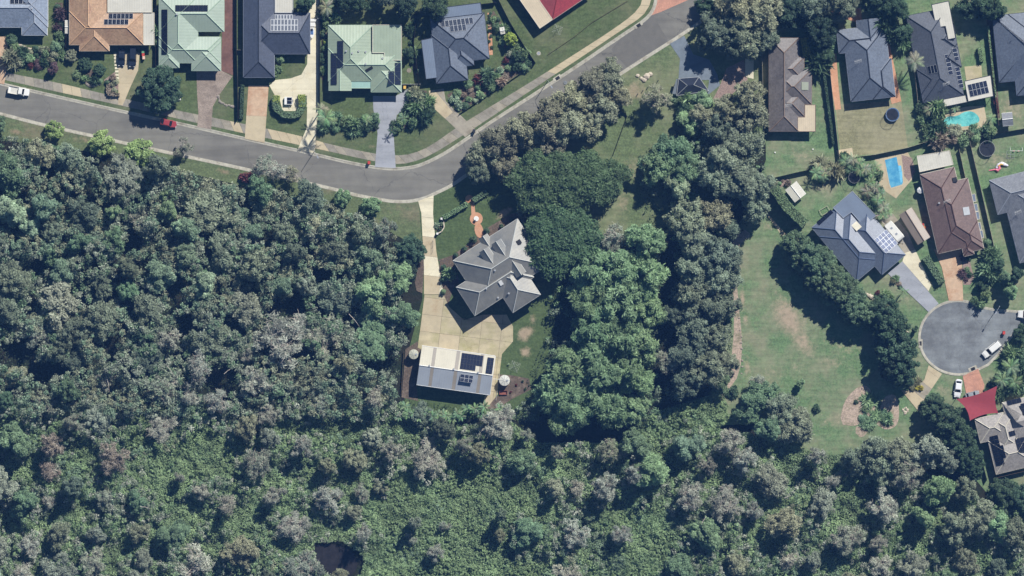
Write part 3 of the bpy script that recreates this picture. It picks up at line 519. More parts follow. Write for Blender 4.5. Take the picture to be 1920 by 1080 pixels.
# ---- trees placed one by one: x, y, crown radius, kind, colour, height, label
TL = [
 (298, 167, 47, 'dense', 'dark', 8.5, 'big round dark tree on the verge beside the aggregate driveway'),
 (-4, 233, 19, 'dense', 'green', 5, 'dark street tree cut by the left edge below the road'),
 (103, 244, 20, 'street', 'yg', 4.6, 'smallest of the three yellow-green street trees south of the road'),
 (193, 269, 27, 'street', 'yg', 5, 'middle yellow-green street tree south of the road'),
 (263, 288, 31, 'street', 'yg', 5.6, 'largest and easternmost of the three yellow-green street trees'),
 (348, 272, 18, 'sparse', 'grey', 6, 'thin leaning grey tree reaching over the southern kerb'), (335, 288, 14, 'sparse', 'olive', 5, None),
 (490, 312, 27, 'sparse', 'grey', 6.5, 'westernmost bare grey tree overhanging the southern kerb'), (520, 322, 27, 'sparse', 'paper', 7, 'middle bare grey tree overhanging the southern kerb'), (550, 326, 22, 'sparse', 'olive', 6, 'easternmost bare grey tree overhanging the southern kerb'),
 (461, 331, 13, 'shrub', 'red', 2.4, 'dark reddish bush at the southern kerb'),
 (643, 371, 18, 'street', 'camphor', 5, 'green tree at the road bend, left of its twin'), (697, 388, 21, 'street', 'camphor', 5, 'green tree at the outside of the road bend'),
 (768, 470, 32, 'dense', 'dark', 7, 'dark tree against the long concrete driveway'), (757, 505, 28, 'dense', 'vdark', 6, None),
 (744, 516, 40, 'round', 'bright', 10, 'bright lobed tree nearest the driveway in the wood'), (700, 556, 46, 'round', 'bright', 11, 'bright lobed tree left of the driveway court'), (752, 590, 36, 'round', 'green', 9, None),
 (688, 486, 34, 'gum', 'teal', 11, None), (385, 532, 35, 'round', 'pale', 11, 'pale mint round crown in the middle of the wood'), (300, 518, 40, 'round', 'teal', 10, None), (22, 395, 42, 'round', 'pale', 10, None), (60, 425, 26, 'round', 'pale', 9, None), (213, 398, 18, 'round', 'bright', 9, 'small bright crown among grey trees left of centre'),
 (308, 366, 15, 'round', 'bright', 8, None), (120, 510, 30, 'round', 'teal', 10, None), (150, 455, 28, 'round', 'green', 9, None),
 # gums along the road
 (905, 292, 37, 'gum', 'olive', 9, 'westernmost olive tree of the row inside the road bend'), (938, 262, 44, 'gum', 'drab', 10, None), (985, 248, 44, 'gum', 'olive', 10, None), (1028, 222, 47, 'gum', 'drab', 11, None), (1072, 190, 42, 'gum', 'olive', 10, None), (1110, 160, 42, 'gum', 'drab', 10, None), (1142, 145, 37, 'gum', 'olive', 9, None),
 (1060, 240, 44, 'gum', 'olive', 11, None), (950, 312, 32, 'gum', 'drab', 8, None), (1125, 205, 39, 'gum', 'olive', 10, None), (1098, 236, 37, 'gum', 'olive', 10, None), (1035, 268, 32, 'gum', 'drab', 9, None), (1160, 185, 29, 'gum', 'olive', 7, None), (897, 325, 27, 'gum', 'gumdark', 8, None),
 (1150, 440, 34, 'sparse', 'grey', 10, 'bare grey crown beside the twin dark feathery trees'), (1140, 455, 26, 'paper', 'grey', 9, None),
 (1212, 452, 41, 'tuft', 'camphor', 12, None), (1110, 510, 50, 'tuft', 'camphor', 13, None), (1160, 505, 50, 'tuft', 'camphor', 13, None), (1210, 520, 46, 'tuft', 'camphor', 13, None), (1105, 560, 46, 'tuft', 'mid', 12, None), (1165, 565, 52, 'tuft', 'camphor', 13, None), (1215, 580, 37, 'tuft', 'camphor', 10, None),
 (1110, 620, 52, 'tuft', 'mid', 13, None), (1165, 630, 50, 'tuft', 'mid', 13, None), (1205, 645, 39, 'tuft', 'camphor', 12, None), (1060, 690, 48, 'tuft', 'mid', 12, None), (1120, 690, 52, 'tuft', 'mid', 13, None), (1180, 700, 48, 'tuft', 'mid', 12, None), (1030, 735, 41, 'tuft', 'camphor', 10, None), (1085, 750, 52, 'tuft', 'camphor', 13, None), (1060, 790, 37, 'tuft', 'camphor', 10, None), (1145, 770, 46, 'tuft', 'mid', 12, None), (1195, 765, 34, 'round', 'camphor', 10, None),
 (1230, 185, 34, 'paper', 'olive', 9, 'lone pale tree with an open crown on the park grass'),
 (1232, 312, 42, 'gum', 'camphor', 10, None), (1262, 285, 42, 'gum', 'green', 10, None), (1268, 350, 31, 'round', 'pale', 9.5, 'pale yellowish round crown at the edge of the park glade'), (1285, 318, 35, 'gum', 'green', 9, None),
 (1290, 232, 28, 'round', 'camphor', 6, None), (1283, 208, 18, 'shrub', 'green', 2.5, None), (1318, 190, 23, 'round', 'bright', 5, None), (1316, 218, 28, 'gum', 'olive', 8, None), (1402, 178, 32, 'gum', 'olive', 10, None), (1405, 215, 40, 'gum', 'olive', 11, None), (1360, 205, 33, 'gum', 'olive', 9, None),
 (1345, 240, 35, 'gum', 'gumdark', 9, None), (1365, 285, 51, 'round', 'gum', 12, None), (1405, 280, 42, 'gum', 'gum', 11, None), (1340, 330, 44, 'gum', 'gum', 11, None), (1385, 340, 49, 'round', 'gum', 12, None), (1420, 350, 37, 'gum', 'gum', 11, None), (1415, 390, 33, 'gum', 'gum', 10, None),
 (1290, 410, 42, 'gum', 'gum', 11, None), (1335, 405, 40, 'gum', 'olive', 10, None), (1365, 430, 25, 'gum', 'gumdark', 7, None), (1300, 450, 42, 'round', 'gum', 11, None), (1345, 480, 44, 'gum', 'gumdark', 11, None), (1295, 505, 44, 'gum', 'gum', 11, None), (1350, 525, 44, 'gum', 'gum', 11, None), (1370, 490, 30, 'gum', 'gumdark', 9, None),
 (1300, 555, 44, 'gum', 'gum', 11, None), (1350, 575, 40, 'gum', 'gumdark', 10, None), (1300, 610, 42, 'gum', 'gumdark', 10, None), (1345, 630, 30, 'gum', 'gum', 9, None), (1290, 660, 40, 'gum', 'gumdark', 11, None), (1325, 690, 42, 'gum', 'gum', 11, None), (1285, 720, 35, 'gum', 'gumdark', 10, None), (1253, 680, 30, 'paper', 'grey', 9, None), (1365, 680, 25, 'gum', 'olive', 6, None), (1350, 720, 25, 'gum', 'green', 7, None), (1262, 590, 25, 'gum', 'gumdark', 8, None),
 # top centre to right
 (1385, 18, 55, 'gum', 'olive', 12, 'broadest olive gum at the top edge over the road'), (1430, 22, 50, 'gum', 'olive', 12, None), (1345, 55, 43, 'gum', 'gumdark', 10, None), (1395, 70, 45, 'gum', 'gum', 11, None), (1318, 80, 20, 'gum', 'gumdark', 8, None), (1432, 75, 31, 'gum', 'gumdark', 9, None), (1325, 8, 24, 'dense', 'dark', 6, None), (1413, 70, 14, 'round', 'bright', 7, None),
 (1480, 20, 40, 'dense', 'vdark', 9, None), (1520, 12, 40, 'gum', 'gumdark', 10, None), (1535, 60, 36, 'dense', 'vdark', 9, None), (1580, 10, 36, 'gum', 'gumdark', 10, None), (1548, 102, 20, 'round', 'dark', 5, 'dark tree at the left side of the slate roof with antenna'),
 (1640, -8, 36, 'dense', 'dark', 8, None), (1680, 20, 28, 'gum', 'dark', 8, None), (1692, 62, 24, 'round', 'dark', 6, None), (1830, 8, 36, 'gum', 'dark', 8, None), (1862, 18, 26, 'gum', 'dark', 8, None),
 # row beside the field
 (1492, 462, 32, 'dense', 'row', 9, 'northernmost tree of the long row beside the field'), (1512, 480, 37, 'dense', 'row', 9, None), (1535, 500, 37, 'dense', 'row', 9.5, None), (1552, 524, 37, 'dense', 'row', 9.5, None), (1578, 545, 35, 'dense', 'row', 9, None), (1598, 575, 35, 'dense', 'row', 9, None), (1620, 588, 30, 'dense', 'row', 8.5, None),
 (1500, 492, 26, 'dense', 'row', 7, None), (1528, 522, 28, 'dense', 'row', 8, None), (1560, 550, 26, 'dense', 'row', 8, None), (1545, 488, 26, 'dense', 'row', 8, None), (1572, 524, 26, 'dense', 'row', 8, None), (1600, 556, 24, 'dense', 'row', 8, None), (1655, 585, 35, 'dense', 'dark', 9, 'northernmost of the dark dense trees left of the cul-de-sac'), (1668, 615, 39, 'dense', 'dark', 10, None), (1678, 655, 44, 'dense', 'dark', 10.5, None), (1690, 692, 39, 'dense', 'dark', 10, None), (1670, 690, 26, 'dense', 'vdark', 10, None),
 (1752, 768, 32, 'dense', 'dark', 8, None), (1778, 790, 35, 'dense', 'dark', 8.5, None), (1798, 825, 35, 'dense', 'dark', 8.5, None), (1815, 862, 32, 'dense', 'dark', 8, None), (1825, 885, 18, 'dense', 'dark', 7, None), (1880, 925, 32, 'dense', 'dark', 7, None), (1915, 935, 32, 'dense', 'dark', 7, None), (1945, 930, 30, 'dense', 'dark', 7, None),
 (1912, 628, 22, 'round', 'dark', 5.5, 'round dark tree at the neck of the cul-de-sac'), (1885, 522, 20, 'round', 'green', 6, 'leafy tree right of the orange-paved driveway'), (1893, 548, 18, 'round', 'camphor', 6, None), (1872, 498, 16, 'round', 'dark', 5, None), (1838, 535, 12, 'round', 'dark', 3.5, None), (1905, 515, 18, 'round', 'dark', 6, None),
 (1500, 720, 11, 'round', 'bright', 3.5, 'small bright tree at the lower left corner of the field'), (1425, 742, 38, 'gum', 'green', 8, None), (1460, 765, 38, 'gum', 'gum', 8, None), (1492, 800, 38, 'tuft', 'olive', 9, 'yellowish tufted tree at the foot of the field'), (1400, 775, 29, 'gum', 'green', 7, None), (1532, 765, 9, 'shrub', 'dark', 1.6, 'lone dark bush standing on the field'),
 (1372, 735, 14, 'shrub', 'dark', 2, None), (1440, 800, 33, 'round', 'green', 8, None), (1425, 720, 23, 'sparse', 'grey', 6, None),
 (1640, 844, 34, 'gum', 'gum', 11, None), (1600, 864, 30, 'gum', 'gum', 10, None), (1685, 854, 40, 'gum', 'olive', 12, None), (1735, 845, 40, 'gum', 'grey', 12, None), (1775, 865, 26, 'gum', 'grey', 10, None), (1700, 890, 40, 'paper', 'grey', 12, None), (1655, 880, 34, 'gum', 'gum', 11, None), (1760, 920, 36, 'gum', 'camphor', 11, None), (1810, 920, 26, 'gum', 'gum', 10, None), (1830, 970, 40, 'gum', 'olive', 11, None), (1870, 985, 36, 'round', 'camphor', 9, None), (1905, 1000, 34, 'gum', 'gum', 10, None), (1790, 990, 36, 'gum', 'gum', 11, None),
 (870, 835, 24, 'paper', 'grey', 10, None), (895, 850, 24, 'gum', 'olive', 10, None), (665, 860, 28, 'gum', 'olive', 8, None), (665, 960, 20, 'round', 'olive', 6, None), (715, 915, 18, 'round', 'olive', 5, None), (570, 835, 28, 'paper', 'paper', 10, None), (735, 845, 24, 'paper', 'paper', 9, None),
 (820, 1035, 22, 'paper', 'paper', 7, None), (835, 985, 14, 'sparse', 'grey', 5, None), (215, 860, 34, 'paper', 'brown', 10, 'rusty brown half-dead crown in the lower left wood'), (100, 830, 30, 'paper', 'brown', 10, None), (95, 880, 26, 'sparse', 'brown', 8, None),
 (1215, 880, 44, 'round', 'camphor', 11, None), (1290, 835, 36, 'round', 'teal', 9, 'smooth round green crown left of the lower tree belt'), (1190, 830, 38, 'round', 'green', 10, None), (1370, 830, 34, 'paper', 'paper', 11, None), (1400, 860, 30, 'paper', 'paper', 10, None), (1130, 915, 34, 'paper', 'paper', 11, None), (1190, 890, 30, 'paper', 'paper', 11, None), (1140, 845, 26, 'paper', 'olive', 10, None), (988, 815, 16, 'paper', 'grey', 8, None), (1045, 845, 18, 'paper', 'grey', 8, None),
 (1290, 930, 34, 'paper', 'paper', 10, None), (1165, 1000, 26, 'paper', 'paper', 8, None), (1040, 915, 24, 'round', 'olive', 8, None), (790, 775, 26, 'gum', 'gumdark', 6, None), (770, 1010, 14, 'sparse', 'grey', 4, None),
 (1372, 96, 22, 'gum', 'gumdark', 9, None),
]
placed = []
for i, (x, y, r, kd, co, h, lb) in enumerate(TL):
    small = kd == 'shrub'
    tree(x, y, r, kd, co, h, lb if lb else (where(x, y, '%s bush' % WORD[co]) if small else None), name='bush' if small else 'tree', cat='bush' if small else 'tree'); placed.append((x, y, r))
tree(1060, 342, 55, 'feather_wide', 'feather', 8.6, 'broad deep green feathery tree, wider than any other crown', rot=-4); placed += [(1000, 345, 50), (1060, 340, 58), (1120, 340, 50)]
tree(1052, 446, 62, 'feather', 'feather', 9.0, 'round feathery dark tree right of the two-storey house', rot=10); placed.append((1052, 446, 62))

# ---- the wood: crowns packed by dart throwing, each its own tree
FW = [(-90, 245), (60, 262), (240, 318), (330, 315), (420, 345), (560, 362), (690, 410), (740, 440), (750, 560), (765, 640), (748, 660), (742, 745), (700, 780), (-90, 780)]
FS = [(-90, 760), (740, 755), (860, 800), (960, 790), (1010, 830), (1250, 830), (1300, 800), (1400, 810), (1540, 850), (1700, 870), (1850, 940), (2010, 990), (2010, 1160), (-90, 1160)]
CLEAR = [[(700, 935), (760, 905), (880, 885), (930, 868), (965, 890), (975, 960), (1000, 1110), (670, 1110), (650, 1040), (690, 990)], [(1150, 960), (1190, 930), (1250, 925), (1262, 980), (1240, 1110), (1100, 1110), (1120, 1020)], [(250, 840), (330, 815), (430, 830), (480, 860), (430, 900), (330, 930), (260, 920)], [(590, 1018), (640, 1014), (672, 1030), (684, 1052), (676, 1076), (640, 1092), (604, 1068), (590, 1044)]]
GAPS = [(252, 448, 18, 26), (330, 545, 18, 34), (30, 665, 44, 26), (205, 645, 24, 20), (352, 610, 22, 22), (545, 578, 34, 26), (606, 528, 18, 40), (440, 605, 26, 18), (560, 655, 30, 16), (722, 672, 34, 26), (160, 850, 24, 20), (20, 880, 30, 22), (135, 965, 36, 16), (455, 985, 40, 18), (232, 520, 14, 14),
 (640, 800, 60, 14), (560, 880, 26, 18), (1010, 830, 50, 34), (1243, 560, 18, 180), (1060, 870, 34, 26), (1350, 900, 34, 20), (1420, 830, 22, 22), (1480, 880, 30, 26), (1600, 940, 40, 40), (1720, 1010, 34, 30), (1250, 880, 14, 20), (1030, 960, 30, 20), (880, 900, 16, 14), (85, 700, 40, 16), (420, 700, 30, 16), (505, 445, 20, 14), (125, 600, 16, 12), (1110, 985, 24, 14), (1195, 1020, 16, 16), (1560, 1050, 24, 16), (300, 1040, 22, 14)]
def inclear(x, y, n=3):
    x = np.asarray(x, float); y = np.asarray(y, float); X = x+26*np.sin(y*.045+x*.013)+12*np.sin(x*.11+1)+7*np.sin(y*.23); Y = y+22*np.sin(x*.05+1.3)+10*np.sin(y*.12+x*.06)+6*np.sin(x*.31); r = np.zeros(x.shape, bool)
    for p in CLEAR[:n]: r |= inpoly(X, Y, p)
    return r
def ingap(x, y, k=1.0):
    x = np.asarray(x, float); y = np.asarray(y, float); r = np.zeros(x.shape, bool)
    for gx, gy, ga, gb in GAPS:
        a = np.arctan2(y-gy, x-gx); w = 1+.22*np.sin(3*a+gx)+.14*np.sin(5*a+gy); r |= ((x-gx)/ga)**2+((y-gy)/gb)**2 < (k*w)**2
    return r
fr = random.Random(21); tries = 0; nf = 0
def zone(x, y):
    if y > 700 + .02*x: return fr.choices(['paper', 'grey', 'gum', 'olive', 'gumdark', 'bright', 'green'], [38, 20, 12, 12, 6, 4, 8])[0]
    if y > 620: return fr.choices(['paper', 'gum', 'gumdark', 'grey', 'olive', 'green'], [18, 24, 24, 16, 8, 10])[0]
    if y < 360: return fr.choices(['gumdark', 'gum', 'olive', 'grey', 'brown', 'green'], [24, 30, 20, 16, 4, 6])[0]
    return fr.choices(['gum', 'gumdark', 'grey', 'olive', 'teal', 'bright', 'green'], [34, 20, 15, 9, 9, 4, 9])[0]
while tries < 9000:
    tries += 1; x = fr.uniform(-30, 1950); y = fr.uniform(245, 1112)
    a = bool(inpoly(x, y, FW)); b = bool(inpoly(x, y, FS))
    if not (a or b): continue
    cl = any(bool(inclear(x+a_*18, y+b_*18, 4)) for a_, b_ in ((0, 0), (1, 0), (-1, 0), (0, 1), (0, -1)))
    if cl and fr.random() < .992: continue
    r = fr.uniform(22, 58) if (y < 700 and not b) else fr.uniform(20, 44)
    if cl: r = 13
    k = .74 if y < 640 else (.8 if y < 760 else .86)
    if bool(ingap(x, y, 1.25)) or any(math.hypot(x-q[0], y-q[1]) < k*(r+q[2]) for q in placed): continue
    c = zone(x, y); kd = {'paper': 'paper' if fr.random() < .75 else 'sparse', 'grey': 'gum' if fr.random() < .6 else 'paper', 'bright': 'round', 'teal': 'round', 'green': 'round' if fr.random() < .5 else 'gum', 'brown': 'paper'}.get(c, 'gum')
    h = fr.uniform(7, 12) if y < 700 else fr.uniform(6, 11)
    tree(x, y, r, kd, c, h, rr=fr, rx=fr.uniform(.85, 1.2), ry=fr.uniform(.85, 1.2), group='trees of the dense wood', vary=.12); placed.append((x, y, r)); nf += 1
print('TREES', NTREE, 'wood', nf)

# ---- understorey of the wood: one leafy mass
def vnoise(x, y, s, seed):
    g = np.random.default_rng(seed).random((200, 200)); X = x/s+60; Y = y/s+60
    i = np.floor(X).astype(int); j = np.floor(Y).astype(int); fx = X-i; fy = Y-j; fx = fx*fx*(3-2*fx); fy = fy*fy*(3-2*fy)
    i %= 199; j %= 199
    return g[i, j]*(1-fx)*(1-fy)+g[i+1, j]*fx*(1-fy)+g[i, j+1]*(1-fx)*fy+g[i+1, j+1]*fx*fy
BELT = [(1062, 480), (1030, 560), (1020, 640), (985, 720), (975, 800), (1320, 790), (1372, 700), (1378, 450), (1425, 400), (1436, 300), (1436, 120), (1400, 170), (1340, 200), (1290, 190), (1270, 240), (1200, 290), (1190, 360), (1215, 420)]
BEHIND = [(735, 745), (920, 770), (990, 760), (1000, 830), (720, 830)]
def lincol(names): return np.array([FC[n] for n in names])
def mass(name, n, polys, hmax, size, col, label, seed, hs=2.2, only=None, lo=.15, cat='undergrowth', avoid=(), pal=None):
    rg = np.random.default_rng(seed); x = rg.uniform(-85, 2005, n); y = rg.uniform(235, 1155, n); k = np.zeros(n, bool)
    for p in polys: k |= inpoly(x, y, p)
    for p in avoid: k &= ~inpoly(x, y, p)
    if pal is not None: k |= inclear(x, y)&~inpoly(x, y, CLEAR[3])
    x, y = x[k], y[k]; wx = (x-960)/PX; wy = (540-y)/PX
    h = vnoise(wx, wy, hs, seed)*.6+vnoise(wx, wy, hs*.35, seed+1)*.3+vnoise(wx, wy, hs*3.5, seed+2)*.5
    d = .02; hx = (vnoise(wx+.3, wy, hs, seed)-vnoise(wx, wy, hs, seed))/.3; hy = (vnoise(wx, wy+.3, hs, seed)-vnoise(wx, wy, hs, seed))/.3
    z = lo+hmax*(h-.3).clip(0)+rg.uniform(-.15, .15, len(h)); pos = np.stack([wx, wy, z], 1)
    nr = np.stack([-hx*hmax*.6, -hy*hmax*.6, np.ones_like(h)], 1)+rg.normal(size=(len(h), 3))*.45
    t = vnoise(wx, wy, 5, seed+5)*.6+rg.uniform(0, .4, len(h))
    o = link(name, leaf_mesh(name, pos, nr, size*rg.uniform(.6, 1.4, len(h)), 1.5, t)); o.color = col+(1,)
    if pal is not None:
        N = len(h); pc = lincol(pal); sel = ((vnoise(wx, wy, 4.5, seed+8)*.9+rg.uniform(0, .25, N))*len(pal)*.9).astype(int).clip(0, len(pal)-1); cc = np.ones((N, 4), 'f'); cc[:, :3] = pc[sel]*rg.uniform(.8, 1.2, (N, 1))
        a = o.data.attributes.new('leafcol', 'FLOAT_COLOR', 'FACE'); a.data.foreach_set('color', cc.ravel()); o.data.materials[0] = LEAFC
    tag(o, label, cat, kind='stuff'); return o
LEAFC = LEAF.copy(); LEAFC.name = 'foliage_mixed'; t_ = LEAFC.node_tree; at_ = t_.nodes.new('ShaderNodeAttribute'); at_.attribute_name = 'leafcol'
hs_ = [n for n in t_.nodes if n.type == 'HUE_SAT'][0]; t_.links.new(at_.outputs['Color'], hs_.inputs['Color'])
def clumps(name, polys, n, zr, rr_, per, size, asp, pal, label, cat, seed, gap=.42, avoid=(), hs=5.0, pscale=7.0, rand=.6, obj=None, clear=False, addclear=False):
    rg = np.random.default_rng(seed); x = rg.uniform(-85, 2005, n); y = rg.uniform(235, 1155, n); k = np.zeros(n, bool)
    for p in polys: k |= inpoly(x, y, p)
    for p in avoid: k &= ~inpoly(x, y, p)
    k &= ~ingap(x, y)
    if clear: k &= ~inclear(x, y)
    if addclear: k |= inclear(x, y)&~inpoly(x, y, CLEAR[3])
    x, y = x[k], y[k]; wx = (x-960)/PX; wy = (540-y)/PX
    h = vnoise(wx, wy, hs, seed)*.65+vnoise(wx, wy, hs*.4, seed+1)*.35; k = h > gap; wx, wy, h = wx[k], wy[k], h[k]; m = len(wx)
    z = zr[0]+(zr[1]-zr[0])*((h-gap)/(.85-gap)).clip(0, 1)+rg.uniform(-.4, .4, m); r = rg.uniform(*rr_, m)
    sel = (vnoise(wx, wy, pscale, seed+3)*.8+rg.uniform(0, .35, m))*len(pal)*.95; col = lincol(pal)[np.clip(sel.astype(int), 0, len(pal)-1)]*rg.uniform(.75, 1.2, (m, 1))
    d = rg.normal(size=(m, per, 3)); d[..., 2] += .6; d /= np.linalg.norm(d, axis=2)[..., None]
    c = np.stack([wx, wy, z], 1)[:, None, :]; pos = c+d*(r[:, None]*rg.uniform(.6, 1.1, (m, per)))[..., None]*np.array([1, 1, .85])
    nr = d*(1-rand)+rg.normal(size=d.shape)*rand*.6+np.array([0, 0, .25]); pos = pos.reshape(-1, 3); N = len(pos); pos[:, 2] = pos[:, 2].clip(.05)
    me = leaf_mesh(name, pos, nr.reshape(-1, 3), size*rg.uniform(.6, 1.35, N), asp, rg.uniform(.15, .85, N)); me.materials[0] = LEAFC
    a = me.attributes.new('leafcol', 'FLOAT_COLOR', 'FACE'); cc = np.ones((N, 4), 'f'); cc[:, :3] = np.repeat(col, per, 0); a.data.foreach_set('color', cc.ravel())
    o = link(name, me); tag(o, label, cat, kind='stuff'); print(name, N); return o
NORTHW = [FW]; SOUTHW = [FS]
clumps('low_canopy', NORTHW, 40000, (2.4, 8.0), (.5, 1.05), 44, .29, 1.6, ['gumdark', 'gum', 'green', 'grey', 'gum', 'teal', 'olive', 'gumdark'], 'lower layer of small grey-green crowns filling the northern wood', 'low trees', 41, gap=.30)
clumps('thicket', SOUTHW, 36000, (.8, 5.4), (.4, .95), 40, .25, 1.8, ['vine1', 'vine3', 'grey', 'vine2', 'gum', 'paper', 'vine3', 'teal', 'vine2', 'olive'], 'mixed green and grey thicket between the pale trees of the southern wood', 'thicket', 43, gap=.38, avoid=[CLEAR[3]], pscale=5, clear=True)
clumps('belt_scrub', [BELT, BEHIND], 16000, (.6, 4.5), (.5, 1.0), 36, .34, 1.5, ['mid', 'green', 'gumdark', 'camphor'], 'dark green scrub under the tree belts', 'scrub', 47, gap=.5)
VP = [[(1190, 785), (1250, 765), (1350, 735), (1365, 760), (1340, 840), (1190, 835)], [(1290, 785), (1350, 758), (1372, 785), (1340, 812)]]
clumps('vine_cover', VP, 110000, (.3, 1.8), (.2, .45), 18, .22, 1.9, ['vine1', 'vine2', 'vine3', 'vine2', 'vine1', 'vine3'], 'bright green vines smothering the clearings of the wood', 'vines', 49, gap=.12, avoid=[CLEAR[3]], hs=2.5, rand=.5, addclear=True)
mass('vine_carpet', 1150000, VP+[FS], 2.2, .27, (.24, .35, .19), 'carpet of bright green creepers over the clearings and southern wood floor', 12, hs=1.7, lo=.3, cat='creepers', avoid=[CLEAR[3]], pal=['vine1', 'vine3', 'vine2', 'vine3', 'vine1', 'teal'])
mass('undergrowth', 120000, [FW, BELT, BEHIND], 1.2, .3, (.055, .085, .05), 'dark green undergrowth covering the floor of the wood', 5)
pondm = mat('dark_water', sr(42, 40, 42), .4, .3, .8, spec=.2)
sheet('pond', smooth([(585, 1022), (620, 1018), (655, 1030), (672, 1050), (668, 1072), (640, 1090), (600, 1060), (588, 1040)], 2), .16, pondm)

# ------------------------------------------------ houses
def roofmat(name, c, kind='tile', dep=.018, dark=.3, rough=.46, metal=0, big=None, pitch=.36):
    big = big or (.35, tuple(q*.82 for q in c[:3])+(1,), .48, .75)
    return mat(name, c, rough, .09, .7, stripes=(kind, pitch, dep, dark), metal=metal, big=big, spec=1.0)
WIN = MB().box((0, .05, 0), (1.6, .08, 1.2), mi=0).mesh('window', white); PANE = MB().box((0, .10, 0), (1.42, .03, 1.02)).mesh('pane', glass)
_pan = {}
def panel_mesh(w, h, fr, cell):
    key = (round(w, 2), round(h, 2), fr, cell.name)
    if key not in _pan:
        mb = MB().box((0, 0, 0), (w, h, .05), mi=0); mb.v = mb.v[:]; e = fr
        nx, ny = (3, 2) if w > h else (2, 3)
        for i in range(nx):
            for j in range(ny): mb.box((-w/2+e+(w-2*e)*(i+.5)/nx, -h/2+e+(h-2*e)*(j+.5)/ny, .03), ((w-2*e)/nx-.012, (h-2*e)/ny-.012, .012), mi=1)
        _pan[key] = mb.mesh('solar_panel', [silver if fr > .03 else darkm, cell])
    return _pan[key]
cell_blue = mat('solar_cell_blue', sr(40, 46, 64), .18, .1, 2, spec=.5); cell_black = mat('solar_cell_black', sr(24, 28, 42), .2, .1, 2, spec=.5); cell_grey = mat('solar_cell_grey', sr(92, 98, 110), .3, .1, 2, spec=.5)
cell_slate = mat('solar_cell_slate', sr(50, 57, 72), .3, .1, 2, spec=.5)
